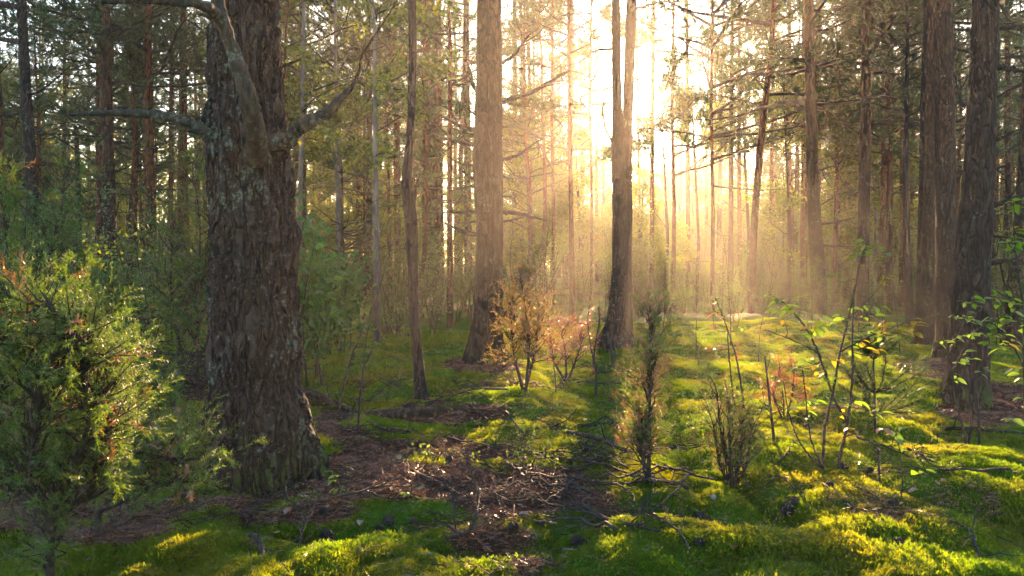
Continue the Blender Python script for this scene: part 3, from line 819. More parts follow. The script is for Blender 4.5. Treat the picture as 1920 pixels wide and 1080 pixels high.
# thin pines whose thinned crowns break the light into shafts
for lab, px_, d_, w_, z0_, hh_, sd in (('thin pine with ragged lit crown just right of the sun', 1262, 19.0, 8, 2.6, 10.5, 141), ('thin pine with wide low boughs between the sun and the curving trunk', 1335, 16.5, 8, 2.4, 9.5, 142),
                                       ('thin ragged pine left of the thin sunlit pine, crown in the glare', 1036, 21.0, 7, 3.4, 11.5, 143), ('thin pine with a ragged crown just left of the twin-stemmed pine', 1108, 22.5, 6, 4.0, 12.0, 144)):
    tree('pine_tree', lab, 'tree', [(px_, 585, w_), (px_ + 2, 400, w_ * .9), (px_ - 2, 200, w_ * .8), (px_ + 1, 0, w_ * .6)], d_, hh_, 'bark_red', 10, 50, .003, seed=sd, crown=('pine', z0_, 2.3, 78))

# leafy trees standing in the light right of the sun
for lab, px_, d_, hh_, sd in (('leafy tree in the misty light just right of the sun', 1248, 24.0, 5.6, 151), ('leafy tree in the misty light, right of the thin ragged pine', 1306, 21.0, 6.2, 152), ('leafy tree in the mist behind the curving slim trunk', 1400, 23.0, 6.6, 153),
                              ('leafy tree in the mist between the curving trunk and the stubbed dark pine', 1478, 20.0, 6.4, 154), ('leafy tree in the mist close right of the stubbed dark pine', 1572, 22.0, 6.6, 155), ('leafy tree in the mist behind the thin sunlit pine', 1084, 25.0, 5.4, 156),
                              ('leafy tree in the mist right of the stubby pine', 990, 23.0, 6.4, 157)):
    tree('birch_tree', lab, 'tree', [(px_, 590, 7), (px_ + 4, 450, 6), (px_ - 3, 300, 4)], d_, hh_, 'bark_dark', 9, 40, .002, seed=sd, crown=('leafy', .9, 1.7, 56))

# pines further off that still stand out
FARP = [((800, 540, 18), (800, 250, 16), (799, 0, 14), 22, 'bark_pine', 'straight hazy pine just right of the crooked bare trunk'),
        ((826, 540, 14), (824, 250, 12), (822, 0, 10), 24, 'bark_pine', 'hazy pine between the crooked bare trunk and the stubby pine'),
        ((878, 520, 15), (876, 250, 13), (874, 0, 10), 25, 'bark_pine', 'hazy pine close along the left side of the stubby pine'),
        ((746, 520, 14), (744, 250, 12), (740, 0, 9), 24, 'bark_red', 'golden hazy pine touching the crooked bare trunk on its left'),
        ((728, 520, 9), (724, 250, 8), (720, 0, 6), 30, 'bark_red', 'thin golden pine right of the pale birch'),
        ((675, 520, 13), (672, 300, 11), (670, 0, 8), 28, 'bark_red', 'reddish hazy pine left of the pale birch'),
        ((966, 480, 11), (966, 250, 10), (965, 0, 8), 26, 'bark_pine', 'hazy pine right of the stubby pine with open sky beside it'),
        ((1000, 480, 9), (996, 250, 8), (988, 0, 6), 30, 'bark_pine', 'thin hazy pine midway between the stubby pine and the thin sunlit pine'),
        ((1222, 480, 9), (1223, 250, 8), (1226, 0, 7), 27, 'bark_red', 'pale pine trunk washed out by the glare right of the sun'),
        ((1200, 480, 5), (1198, 300, 4.5), (1194, 100, 4), 32, 'bark_red', 'faint thin pine close behind the right stem of the twin-stemmed pine'),
        ((1290, 560, 9), (1290, 350, 8), (1288, 0, 6), 26, 'bark_red', 'faint pine in the shafts of light right of the glare'),
        ((1370, 560, 10), (1371, 300, 9), (1373, 0, 7), 23, 'bark_pine', 'hazy pine just left of the curving slim trunk'),
        ((1388, 560, 9), (1386, 350, 8), (1386, 0, 6), 27, 'bark_red', 'thin hazy pine close to the curving slim trunk'),
        ((1506, 560, 14), (1508, 350, 12), (1508, 0, 9), 21, 'bark_red', 'hazy pine half behind the leftmost dark pine of the right-hand row'),
        ((1587, 560, 10), (1584, 300, 9), (1582, 0, 7), 24, 'bark_red', 'thin reddish pine between the first two dark pines of the right-hand row'),
        ((118, 560, 8), (120, 350, 7), (122, 0, 5), 28, 'bark_red', 'thin pale pine right of the dark bare-twigged trunk'),
        ((320, 520, 10), (321, 350, 9), (322, 0, 7), 25, 'bark_red', 'thin red pine between the rusty-red pine and the massive pine'),
        ((1892, 500, 12), (1890, 300, 11), (1888, 0, 8), 20, 'bark_pine', 'hazy pine between the big flared pine and the right edge')]
for i, (a, b, c, d, bk, lab) in enumerate(FARP):
    tree('pine_tree', lab, 'tree', [a, b, c], d, R.uniform(13, 15.5), bk, 12, 40, .004, seed=40 + i, crown=('pine', R.uniform(4.4, 6.2), R.uniform(1.9, 2.6), int(R.uniform(48, 64))))

# ------------------------------------------------------------------ the wood behind, tree by tree
TPL = []
for kx in range(7):
    rng = np.random.default_rng(500 + kx)
    hgt_, lean = rng.uniform(12.5, 16), rng.uniform(-.02, .02, 2)
    zz = np.linspace(-.3, hgt_, 9)
    P = np.stack([lean[0] * zz + .06 * noise2(zz * .4, 3.0 + kx, kx), lean[1] * zz, zz], -1)
    me, path, rr = trunk_mesh(P, np.linspace(.13, .025, 9) * rng.uniform(.8, 1.25), 10, 34, [M['bark_red' if kx % 2 else 'bark_pine']], .004, 9, 60 + kx)
    c = pine_crown(rng, path, rng.uniform(4.2, 6.5), hgt_, rng.uniform(1.7, 2.4), int(rng.uniform(56, 70)))
    cm, _ = crown_mesh(c, TUFT_FAR, 1.15, rng, [M['pine'], M['twig']])
    TPL.append((me, cm, c, hgt_))
BT = []
for kx in range(3):
    rng = np.random.default_rng(600 + kx)
    hgt_ = rng.uniform(6, 9)
    zz = np.linspace(-.3, hgt_, 8)
    P = np.stack([.15 * noise2(zz * .4, 9.0 + kx, kx), .1 * noise2(zz * .4, 2.0 + kx, kx), zz], -1)
    me, path, rr = trunk_mesh(P, np.linspace(.06, .012, 8), 9, 30, [M['bark_birch']], .002, 9, 70 + kx)
    c = leafy_crown(rng, path, 1.6, hgt_, 1.6, 46, 22)
    cm, _ = crown_mesh(c, BIRCH, 1.7, rng, [M['birch'], M['twig']])
    BT.append((me, cm, c, hgt_))


def region(px):
    for x, s in ((60, 'left of the dark bare-twigged trunk'), (190, 'between the dark bare-twigged trunk and the close pair'), (285, 'between the close pair and the rusty-red pine'),
                 (400, 'between the rusty-red pine and the massive pine'), (545, 'behind the massive pine'), (706, 'between the massive pine and the pale birch'), (775, 'between the pale birch and the crooked bare trunk'),
                 (912, 'between the crooked bare trunk and the stubby pine'), (1070, 'between the stubby pine and the thin sunlit pine'), (1165, 'between the thin sunlit pine and the twin-stemmed pine'),
                 (1420, 'between the twin-stemmed pine and the curving trunk'), (1530, 'between the curving trunk and the stubbed dark pine'), (1620, 'between the stubbed dark pine and the next straight one'),
                 (1700, 'behind the thin wavy trunk'), (1830, 'behind the close group of trunks at the right')):
        if px < x: return s
    return 'right of the big flared pine'


def lit_path(x, y):
    u = x * EU[0] + y * EU[1]
    return -2.1 < u < -.3 or .3 < u < 4.6


reds = [t_[0] for t_ in TPL[1::2]]
placed = []
rng = np.random.default_rng(31)
tries = n_lit = 0
while len(placed) < 168 and tries < 9000:
    tries += 1
    y = 19 + 36 * rng.uniform() ** .8; x = rng.uniform(-.72, .72) * (y + 2)
    if tries % 5 == 0 and n_lit < 7: y = rng.uniform(37, 58); x = (rng.uniform(.3, 4.6) - y * EU[1]) / EU[0]
    if any((x - a) ** 2 + (y - b) ** 2 < 2.6 for a, b in placed): continue
    px = 960 + F * x / y
    if 1192 < px < 1262: continue
    if lit_path(x, y) and rng.uniform() < (1 if y < 36 else .8 if n_lit >= 7 else 0): continue
    leafy = rng.uniform() < (.34 if 480 < px < 760 else .12)
    me, cm, c, hh = (BT if leafy else TPL)[rng.integers(0, 3 if leafy else 7)]
    z = float(hgt(x, y)); placed.append((x, y)); n_lit += lit_path(x, y)
    rz, sc = rng.uniform(0, 6.28), rng.uniform(.85, 1.1)
    kind = 'birch' if leafy else 'pine'
    kd = ('far leafy tree' if leafy else 'reddish' if me in reds else 'brown') + ('' if leafy else ' pine'); kd = ('' if leafy else ('very distant ' if y > 38 else 'hazy ')) + kd
    t = thing(kind + '_tree', kd + ' ' + region(px), 'tree', (x, y, z), kd + 's ' + region(px), rz=rz, sc=sc)
    ob('trunk', me, t)
    cz, sz = math.cos(rz), math.sin(rz)
    Rz = np.array([[cz, -sz, 0], [sz, cz, 0], [0, 0, 1]])
    wof = lambda P: (P @ Rz.T) * sc + np.array([x, y, z])
    P, D = c.arrays()
    if (clearings(wof(P)) > .3).mean() > .01:
        cm, _ = crown_mesh(c, BIRCH if leafy else TUFT_FAR, 1.7 if leafy else 1.15, np.random.default_rng(len(placed) + 2000), [M['birch' if leafy else 'pine'], M['twig']], wof)
    ob('crown', cm, t)
# ------------------------------------------------------------------ young trees and understory
YT = []
for kx in range(4):
    rng = np.random.default_rng(700 + kx)
    hgt_ = rng.uniform(6.5, 10)
    zz = np.linspace(-.3, hgt_, 8)
    P = np.stack([.12 * noise2(zz * .4, 9.0 + kx, kx), .12 * noise2(zz * .4, 2.0 + kx, kx), zz], -1)
    me, path, rr = trunk_mesh(P, np.linspace(.07, .01, 8), 8, 30, [M['bark_red']], .003, 9, 90 + kx)
    c = pine_crown(rng, path, rng.uniform(2.0, 3.2), hgt_, 1.5, 54, .13, 'young' if kx % 2 else 'old')
    cm, _ = crown_mesh(c, TUFT_FAR, 1.1, rng, [M['pine'], M['twig']])
    YT.append((me, cm, c))

rng = np.random.default_rng(91)
ny_ = 0
for _ in range(4000):
    if ny_ >= 84: break
    y = 13 + 28 * rng.uniform(); x = rng.uniform(-.7, .7) * (y + 1)
    px = 960 + F * x / y
    if any((x - a) ** 2 + (y - b) ** 2 < 1.6 for a, b in placed): continue
    if px < 400 and y < 24 and rng.uniform() < .6: continue
    if y < 19 and (880 < px < 1300 or 560 < px < 700): continue
    if 1192 < px < 1270: continue
    if (1060 < px < 1250 or lit_path(x, y)) and (y < 25 or rng.uniform() < .85): continue
    placed.append((x, y)); ny_ += 1
    me, cm, c = YT[rng.integers(0, 4)]
    z = float(hgt(x, y)); rz, sc = rng.uniform(0, 6.28), rng.uniform(.8, 1.1)
    t = thing('pine_tree', ('near ' if y < 22 else 'hazy ') + 'young low-branched pine ' + region(px), 'tree', (x, y, z), ('near ' if y < 22 else 'hazy ') + 'young pines ' + region(px), rz=rz, sc=sc)
    ob('trunk', me, t)
    cz, sz = math.cos(rz), math.sin(rz); Rz = np.array([[cz, -sz, 0], [sz, cz, 0], [0, 0, 1]])
    wof = lambda P: (P @ Rz.T) * sc + np.array([x, y, z])
    P, D = c.arrays()
    if (clearings(wof(P)) > .3).mean() > .01:
        cm, _ = crown_mesh(c, TUFT_FAR, 1.1, np.random.default_rng(len(placed) + 3000), [M['pine'], M['twig']], wof)
    ob('crown', cm, t)


LT = []
for kx in range(4):
    rng = np.random.default_rng(750 + kx)
    hh = rng.uniform(3.6, 5.2); zz = np.linspace(-.3, hh, 7)
    P = np.stack([.15 * noise2(zz * .5, 9.0 + kx, kx), .15 * noise2(zz * .5, 2.0 + kx, kx), zz], -1)
    me, path, rr = trunk_mesh(P, np.linspace(.045, .008, 7), 7, 20, [M['bark_dark']], .002, 9, 95 + kx)
    c = leafy_crown(rng, path, .5, hh, 1.25, 40, 18); cm, _ = crown_mesh(c, BIRCH, 1.9, rng, [M['birch'], M['twig']]); LT.append((me, cm))
rng = np.random.default_rng(92)
nl_ = 0
for _ in range(4000):
    if nl_ >= 135: break
    y = 27 + 26 * rng.uniform(); x = rng.uniform(-.68, .68) * y
    if nl_ % 3 == 0: y = rng.uniform(39.5, 57); x = (rng.uniform(-1.6, 6.5) - y * EU[1]) / EU[0]
    px = 960 + F * x / y
    if px < 900 and rng.uniform() < .55: continue
    if lit_path(x, y) and y < 39: continue
    if any((x - a) ** 2 + (y - b) ** 2 < 1.2 for a, b in placed): continue
    placed.append((x, y)); nl_ += 1
    k = rng.integers(0, 4); far = 'very distant ' if y > 40 else ''
    t = thing('rowan_tree', far + 'leafy understory tree ' + region(px), 'tree', (x, y, float(hgt(x, y))), far + 'small leafy trees ' + region(px), rz=rng.uniform(0, 6.28), sc=rng.uniform(.75, 1.1))
    ob('trunk', LT[k][0], t); ob('crown', LT[k][1], t)


# the wood beyond, one dim mass of leafy crowns and stems
mb = MB(); rng = np.random.default_rng(95); P, D, Sz = [], [], []
for k in range(290):
    y = rng.uniform(60, 108); x = rng.uniform(-.68, .70) * y; z = float(hgt(x, y))
    hh = min(16.0, .19 * y + 1.5) * rng.uniform(.6, 1.0); r = rng.uniform(1.4, 2.6)
    put(mb, [[x, y, z - .3], [x + rng.normal(0, .2), y, z + min(hh * .95, .19 * y - 4.0)]], [.12, .03], 5, 1, False)
    n = 92; t = rng.uniform(.03, 1, n); a = rng.uniform(0, 6.28, n); q = r * (1.05 - t) ** .4 * rng.uniform(.2, 1, n) ** .5
    P.append(np.stack([x + q * np.cos(a), y + q * np.sin(a), z + hh * t], -1))
P = np.concatenate(P); P = P[(P[:, 2] < 17) & (rng.uniform(0, 1, len(P)) > np.maximum(clearings(P), clearings(P - [0, 0, .3])))]; many(mb, BIRCH, P, rng.normal(0, 1, P.shape), rng.uniform(5, 9, len(P)), rng, 0)
ob('distant_wood', mb.mesh('distant_wood', [M['birch'], M['twig']], False), kind='stuff')


def shrub_meshes(rng, hgt_, nst, leaf_t, leaf_m, per, spread=.5, sc=1.0, wof=None):
    """Upright stems with side twigs and small leaves."""
    st, lf = MB(), MB(); P, D = [], []
    for k in range(nst):
        a = rng.uniform(0, 6.28); b = np.array([math.cos(a), math.sin(a), 0]) * rng.uniform(0, .12) * nst ** .5
        line = wobble(b - [0, 0, .06], np.array([math.cos(a) * spread * rng.uniform(.2, 1), math.sin(a) * spread * rng.uniform(.2, 1), 1.2]), hgt_ * rng.uniform(.6, 1.05), 8, rng, .09, .05)
        put(st, line, np.linspace(.004 + .004 * hgt_, .002, 8), 5, 0, False)
        for j in range(int(6 * hgt_)):
            s = rng.uniform(.2, 1) * 6.99; i0 = int(s); p = line[i0] + (line[i0 + 1] - line[i0]) * (s - i0)
            tw = wobble(p, np.array([rng.normal(), rng.normal(), .7]), rng.uniform(.12, .4) * hgt_ ** .5, 4, rng, .25, .02)
            put(st, tw, [.0028, .0022, .0018, .001], 3, 0, False)
            w = rng.uniform(.2, 1.05, per) * 2.99; ii = np.clip(w.astype(int), 0, 2)
            P += list(tw[ii] + (tw[ii + 1] - tw[ii]) * (w - ii)[:, None] + rng.normal(0, .03, (per, 3))); D += list(rng.normal(0, 1, (per, 3)))
    many(lf, leaf_t, P, D, sc * rng.uniform(.7, 1.2, len(P)), rng, 0)
    return st.mesh('stems', [M['twig']], True), lf.mesh('foliage', [M[leaf_m]], False)


SH = []
for kx in range(6):
    rng = np.random.default_rng(800 + kx)
    SH.append(shrub_meshes(rng, rng.uniform(1.5, 2.9), int(rng.uniform(3, 7)), SHRUBL, 'shrub', 4))
SJ = []


def juniper_meshes(rng, hgt_, wid, nst, nb, tpls, mats, sc=1.0, brown=0.25, lean=0.3, gap=.05, up=.9, low=.12):
    """Juniper: stems, rising side branches, needle shoots along their outer halves; browner inside."""
    st, lf = MB(), MB(); P, D, B = [], [], []
    for k in range(nst):
        a = rng.uniform(0, 6.28); r = rng.uniform(.0, .05) * nst ** .5
        b = np.array([math.cos(a) * r, math.sin(a) * r, -.05])
        line = wobble(b, np.array([math.cos(a) * lean * rng.uniform(.1, 1), math.sin(a) * lean * rng.uniform(.1, 1), 1.]), hgt_ * rng.uniform(.65, 1.0) if k else hgt_, 9, rng, .10, .05)
        put(st, line, np.linspace(.006 + .005 * hgt_, .002, 9), 6, 0, False)
        for j in range(nb):
            s = rng.uniform(low, 1.0); f = s * 7.99; i0 = int(f); p = line[i0] + (line[i0 + 1] - line[i0]) * (f - i0)
            az = rng.uniform(0, 6.28)
            L = wid * (1.05 - s) ** .6 * rng.uniform(.4, 1.0) + .03
            br = wobble(p, np.array([math.cos(az), math.sin(az), up * rng.uniform(.6, 1.5)]), L, 6, rng, .14, .08)
            put(st, br, np.linspace(.0045, .0015, 6), 4, 0, False)
            m = max(2, int(L / gap))
            for w in np.linspace(.18, 1, m):
                f2 = w * 4.99; j0 = int(f2); pp = br[j0] + (br[j0 + 1] - br[j0]) * (f2 - j0); hd = nrm(br[j0 + 1] - br[j0])
                for _ in range(2):
                    P.append(pp + rng.normal(0, .006, 3)); D.append(hd + rng.normal(0, .55, 3) + [0, 0, .25]); B.append(rng.uniform() < brown * (1.7 - w * 1.3))
        P.append(line[-1]); D.append(np.array([0, 0, 1.])); B.append(False)
    P, D, B = np.array(P), np.array(D), np.array(B)
    many(lf, tpls, P[~B], D[~B], sc * rng.uniform(.7, 1.2, (~B).sum()), rng, 0)
    many(lf, tpls, P[B], D[B], sc * rng.uniform(.6, 1.0, B.sum()), rng, 1)
    return st.mesh('stems', [M['twig']], True), lf.mesh('foliage', mats, False)


JM = [M['juniper'], M['juniper_brown']]
for kx in range(3):
    rng = np.random.default_rng(840 + kx)
    SJ.append(juniper_meshes(rng, rng.uniform(1.0, 1.8), .4, 3, 18, SPRIG_FAR, JM, 1.5, .15, .35, .09))

rng = np.random.default_rng(77)
spots = []
for _ in range(9000):
    if len(spots) >= 240: break
    y = 9.6 + 20 * rng.uniform() ** 1.25; x = rng.uniform(-.68, .70) * y
    if len(spots) % 4 == 0: y = rng.uniform(24, 38); x = (rng.uniform(-2, 6) - y * EU[1]) / EU[0]
    px = 960 + F * x / y
    if y < 13 and (560 < px < 720 or 940 < px < 1560) and rng.uniform() < .9: continue
    if y < 11 and px > 700: continue
    if any((x - a) ** 2 + (y - b) ** 2 < .5 for a, b in spots): continue
    if y < 24 and clearings(np.array([[x, y, .6], [x, y, 1.3], [x, y, 2.0]])).max() > .5: continue
    spots.append((x, y))
    z = float(hgt(x, y))
    jun = rng.uniform() < .25
    st_, lf_ = SJ[rng.integers(0, 3)] if jun else SH[rng.integers(0, 6)]
    lab = ('low misty juniper ' if jun else 'leafy misty shrub ') + region(px)
    t = thing('juniper_bush' if jun else 'shrub', lab, 'juniper' if jun else 'shrub', (x, y, z), ('junipers ' if jun else 'shrubs ') + 'in the undergrowth ' + region(px), rz=rng.uniform(0, 6.28), sc=rng.uniform(.65, 1.15))
    ob('stems', st_, t); ob('foliage', lf_, t)

rng = np.random.default_rng(79)
nlow = 0
for _ in range(3000):
    if nlow >= 100: break
    y = rng.uniform(12.5, 25); x = (rng.uniform(-1.8, 5.5) - y * EU[1]) / EU[0]
    if nlow % 3 == 0: y = rng.uniform(15, 20); x = (rng.uniform(1180, 1460) - 960) / F * y
    px = 960 + F * x / y
    if any((x - a) ** 2 + (y - b) ** 2 < .5 for a, b in spots): continue
    spots.append((x, y)); nlow += 1
    st_, lf_ = SH[rng.integers(0, 6)]
    t = thing('shrub', 'knee-high leafy shrub ' + region(px), 'shrub', (x, y, float(hgt(x, y))), 'knee-high shrubs ' + region(px), rz=rng.uniform(0, 6.28), sc=rng.uniform(.25, .5) * (.7 + y / 50))
    ob('stems', st_, t); ob('foliage', lf_, t)

# bare thin saplings in the middle distance
SS = []
for kx in range(5):
    rng = np.random.default_rng(860 + kx)
    mb = MB(); hh = rng.uniform(.9, 2.2)
    line = wobble([0, 0, -.05], [rng.normal(0, .12), rng.normal(0, .12), 1], hh, 10, rng, .07, .02)
    put(mb, line, np.linspace(.007, .0018, 10), 5)
    lf = MB(); P, D = [], []
    for k in range(int(8 * hh)):
        s = rng.uniform(.25, 1) * 8.99; i0 = int(s)
        tw = wobble(line[i0], [rng.normal(), rng.normal(), .9], rng.uniform(.08, .35), 5, rng, .2, .02)
        put(mb, tw, np.linspace(.0028, .001, 5), 3, 0, False)
        if rng.uniform() < .5: P.append(tw[-1]); D.append(rng.normal(0, 1, 3))
    many(lf, SHRUBL, P, D, .8, rng, 0)
    SS.append((mb.mesh('stem', [M['twig']]), lf.mesh('leaves', [M['shrub']], False)))
rng = np.random.default_rng(78)
spots2 = []
for _ in range(3000):
    if len(spots2) >= 80: break
    y = 6.2 + 9 * rng.uniform() ** 1.1; x = rng.uniform(-.64, .66) * y
    px = 960 + F * x / y
    if y < 8.2 and (px < 600 or 1180 < px < 1720 or px > 1880): continue
    if any((x - a) ** 2 + (y - b) ** 2 < .12 for a, b in spots2): continue
    spots2.append((x, y)); k = rng.integers(0, 5)
    t = thing('sapling', 'thin nearly bare sapling ' + region(px), 'sapling', (x, y, float(hgt(x, y))), 'thin saplings ' + region(px), rz=rng.uniform(0, 6.28), sc=rng.uniform(.5, 1.05))
    ob('stem', SS[k][0], t); ob('leaves', SS[k][1], t)

# ------------------------------------------------------------------ junipers and bushes one can point to
def bush(name, label, cat, px, py, meshes, d=None, rz=0.0, sc=1.0):
    if d is None: b = on_ground(px, py)
    else:
        b = at(px, py, d); b[2] = float(hgt(b[0], d))
    t = thing(name, label, cat, b, None, rz=rz, sc=sc)
    ob('stems', meshes[0], t); ob('foliage', meshes[1], t)
    return t


def stem_juniper(label, base, stems, rng, nb, wid, tpls, mats, d, brown=.2, gap=.045, sc=1.0, frm=.35, w0=.03, up=.5):
    """Juniper whose main stems follow photo points (px, py, depth offset)."""
    P0 = np.array(base, float)
    st, lf = MB(), MB(); P, D, B = [], [], []
    for line in stems:
        C = curve(np.array([at(a[0], a[1], d + a[2]) - P0 for a in line]), 14)
        put(st, C, np.linspace(w0 / 2, .003, 14), 7, 0, False)
        for j in range(nb):
            s = rng.uniform(frm, 1.0); f = s * 12.99; i0 = int(f); p = C[i0] + (C[i0 + 1] - C[i0]) * (f - i0); hd = nrm(C[i0 + 1] - C[i0])
            az = rng.uniform(0, 6.28); L = wid * rng.uniform(.35, 1.0) * (1.15 - .6 * (s - frm) / (1 - frm))
            br = wobble(p, np.array([math.cos(az), math.sin(az), up]) + hd * .5, L, 7, rng, .16, .05)
            put(st, br, np.linspace(.006, .0016, 7), 4, 0, False)
            for k2 in range(max(2, int(L / .07))):
                w = rng.uniform(.2, 1.0); f2 = w * 5.99; j0 = int(f2); p2 = br[j0] + (br[j0 + 1] - br[j0]) * (f2 - j0); h2 = nrm(br[j0 + 1] - br[j0])
                tw = wobble(p2, h2 + rng.normal(0, .55, 3) + [0, 0, .1], rng.uniform(.06, .16), 4, rng, .15, .03)
                put(st, tw, np.linspace(.0025, .001, 4), 3, 0, False)
                n3 = max(2, int(np.linalg.norm(tw[-1] - tw[0]) / gap))
                isb = rng.uniform() < brown * (1.6 - 1.2 * w)
                for q3 in np.linspace(.2, 1, n3):
                    f3 = q3 * 2.99; a3 = int(f3); P.append(tw[a3] + (tw[a3 + 1] - tw[a3]) * (f3 - a3)); D.append(nrm(tw[a3 + 1] - tw[a3]) + rng.normal(0, .3, 3)); B.append(isb)
            P.append(br[-1]); D.append(nrm(br[-1] - br[-2])); B.append(False)
    P, D, B = np.array(P), np.array(D), np.array(B)
    many(lf, tpls, P[~B], D[~B], sc * rng.uniform(.75, 1.2, (~B).sum()), rng, 0)
    many(lf, tpls, P[B], D[B], sc * rng.uniform(.6, 1.0, B.sum()), rng, 1)
    return st.mesh('stems', [M['twig']], True), lf.mesh('foliage', mats, False)


rng = np.random.default_rng(5)
b = at(95, 1090, 2.2); b[2] = hgt(b[0], b[1]) - .02
ms = stem_juniper('', b, [[(95, 1290, 0), (95, 1075, 0), (88, 985, -.05), (130, 900, -.12), (165, 800, -.25), (155, 700, -.38), (145, 620, -.46), (100, 580, -.5)],
                          [(93, 1080, 0), (90, 1000, 0), (30, 930, 0), (-20, 840, -.1), (10, 700, -.25), (40, 640, -.4), (60, 600, -.45)],
                          [(93, 1080, 0), (95, 990, -.1), (60, 900, -.2), (70, 780, -.35), (90, 680, -.45), (172, 640, -.5)],
                          [(95, 1080, 0), (100, 980, .0), (160, 930, 0), (190, 850, -.1), (185, 730, -.3)],
                          [(93, 1080, 0), (60, 950, .1), (-60, 800, .1), (-40, 640, 0), (-10, 600, -.2), (20, 570, -.3)]],
                  rng, 60, .14, SPRIG, JM, 2.2, brown=.22, gap=.026, sc=.68, frm=.24, w0=.021)
t = thing('juniper_bush', 'large juniper at the near left with glossy needles, its upper sprays catching sunlight', 'juniper', b); ob('stems', ms[0], t); ob('foliage', ms[1], t)
b = on_ground(190, 1005)
ms = stem_juniper('', b, [[(190, 1010, 0), (180, 950, .0), (165, 880, .05), (210, 780, .1), (215, 690, .1)],
                          [(185, 960, 0), (240, 900, .05), (290, 840, -.3), (333, 872, -.6)],
                          [(185, 960, 0), (230, 900, -.05), (270, 780, 0), (262, 700, .05)],
                          [(180, 940, 0), (130, 880, .15), (120, 800, .2), (150, 700, .2)],
                          [(185, 955, 0), (250, 930, -.1), (300, 910, -.4), (338, 905, -.62)]],
                  rng, 40, .20, SPRIG, JM, b[1], brown=.20, gap=.038, sc=1.1, frm=.22, up=.3)
t = thing('juniper_bush', 'spreading dark juniper between the near sunlit juniper and the massive pine', 'juniper', b); ob('stems', ms[0], t); ob('foliage', ms[1], t)
b = at(95, 760, 5.5); b[2] = hgt(b[0], 5.5)
ms = stem_juniper('', b, [[(95, 800, 0), (90, 600, .0), (92, 480, 0), (115, 400, 0), (122, 320, 0)], [(95, 760, 0), (30, 560, .1), (10, 440, .1), (0, 330, .1)], [(95, 760, 0), (40, 640, -.2), (45, 480, -.2), (50, 380, -.2)],
                          [(110, 760, 0), (170, 620, .1), (165, 540, .1)], [(110, 760, 0), (150, 640, .1), (205, 590, .1), (215, 560, .1)]],
                  rng, 24, .42, SPRIG_FAR, JM, 5.5, brown=.12, gap=.06, sc=1.4, frm=.3)
t = thing('juniper_bush', 'tall loose juniper behind the near sunlit juniper, before the dark bare-twigged trunk', 'juniper', b); ob('stems', ms[0], t); ob('foliage', ms[1], t)
b = at(370, 740, 6.6); b[2] = hgt(b[0], 6.6)
ms = stem_juniper('', b, [[(372, 780, 0), (370, 640, 0), (372, 520, 0), (375, 420, 0), (360, 310, 0)], [(375, 760, 0), (390, 650, .1), (395, 480, .1), (392, 360, .1)], [(368, 740, 0), (330, 620, .1), (320, 500, .1), (330, 420, .1)]],
                  rng, 40, .36, SPRIG_FAR, JM, 6.6, brown=.38, gap=.055, sc=1.3, frm=.22)
t = thing('juniper_bush', 'tall column of juniper half hidden behind the left side of the massive pine', 'juniper', b); ob('stems', ms[0], t); ob('foliage', ms[1], t)

b = on_ground(1217, 910)
ms = stem_juniper('', b, [[(1217, 915, 0), (1216, 850, 0), (1218, 760, 0), (1220, 660, 0), (1217, 582, 0)], [(1214, 900, 0), (1204, 850, 0), (1203, 780, 0)]],
                  np.random.default_rng(8), 62, .115, SPRIG, JM, b[1], brown=.68, gap=.034, sc=.8, frm=.16, w0=.026, up=1.0)
t = thing('juniper_bush', 'narrow upright juniper with brown inner needles on the moss below the sun', 'juniper', b); ob('stems', ms[0], t); ob('foliage', ms[1], t)
b = on_ground(1375, 915)
ms = stem_juniper('', b, [[(1374, 920, 0), (1368, 870, 0), (1350, 800, 0), (1345, 735, 0)], [(1376, 918, 0), (1385, 860, 0), (1392, 790, 0)], [(1376, 918, 0), (1396, 880, .05), (1412, 800, .05)], [(1372, 918, 0), (1350, 870, .05), (1336, 790, .05)], [(1375, 915, 0), (1368, 840, -.05), (1366, 760, -.05)]],
                  np.random.default_rng(9), 24, .12, SPRIG, [M['juniper'], M['juniper_brown']], b[1], brown=.5, gap=.036, sc=.7, frm=.12, w0=.02, up=1.2)
t = thing('juniper_bush', 'small tousled juniper with a brown foot on the sunlit moss', 'juniper', b); ob('stems', ms[0], t); ob('foliage', ms[1], t)
JB = [M['juniper_gold'], M['juniper_brown']]
b = on_ground(985, 735)
ms = stem_juniper('', b, [[(985, 740, 0), (992, 650, 0), (985, 580, 0), (975, 515, 0)], [(985, 730, 0), (1005, 650, 0), (1012, 570, 0)], [(980, 730, 0), (962, 650, 0), (958, 560, 0)]],
                  np.random.default_rng(10), 28, .22, SPRIG_FAR, JB, b[1], brown=.3, gap=.045, sc=.95, frm=.25)
t = thing('juniper_bush', 'golden backlit juniper right of the stubby pine\'s foot', 'juniper', b); ob('stems', ms[0], t); ob('foliage', ms[1], t)
b = on_ground(1062, 715)
ms = stem_juniper('', b, [[(1062, 720, 0), (1060, 660, 0), (1050, 610, 0)], [(1065, 715, 0), (1085, 660, 0), (1095, 625, 0)], [(1060, 715, 0), (1035, 670, 0), (1030, 620, 0)]],
                  np.random.default_rng(12), 18, .2, SPRIG_FAR, [M['juniper_brown'], M['red']], b[1], brown=.35, gap=.05, sc=.85, frm=.2)
t = thing('juniper_bush', 'low rust-coloured juniper between the golden juniper and the red-leaved sapling', 'juniper', b); ob('stems', ms[0], t); ob('foliage', ms[1], t)
b = on_ground(1470, 785)
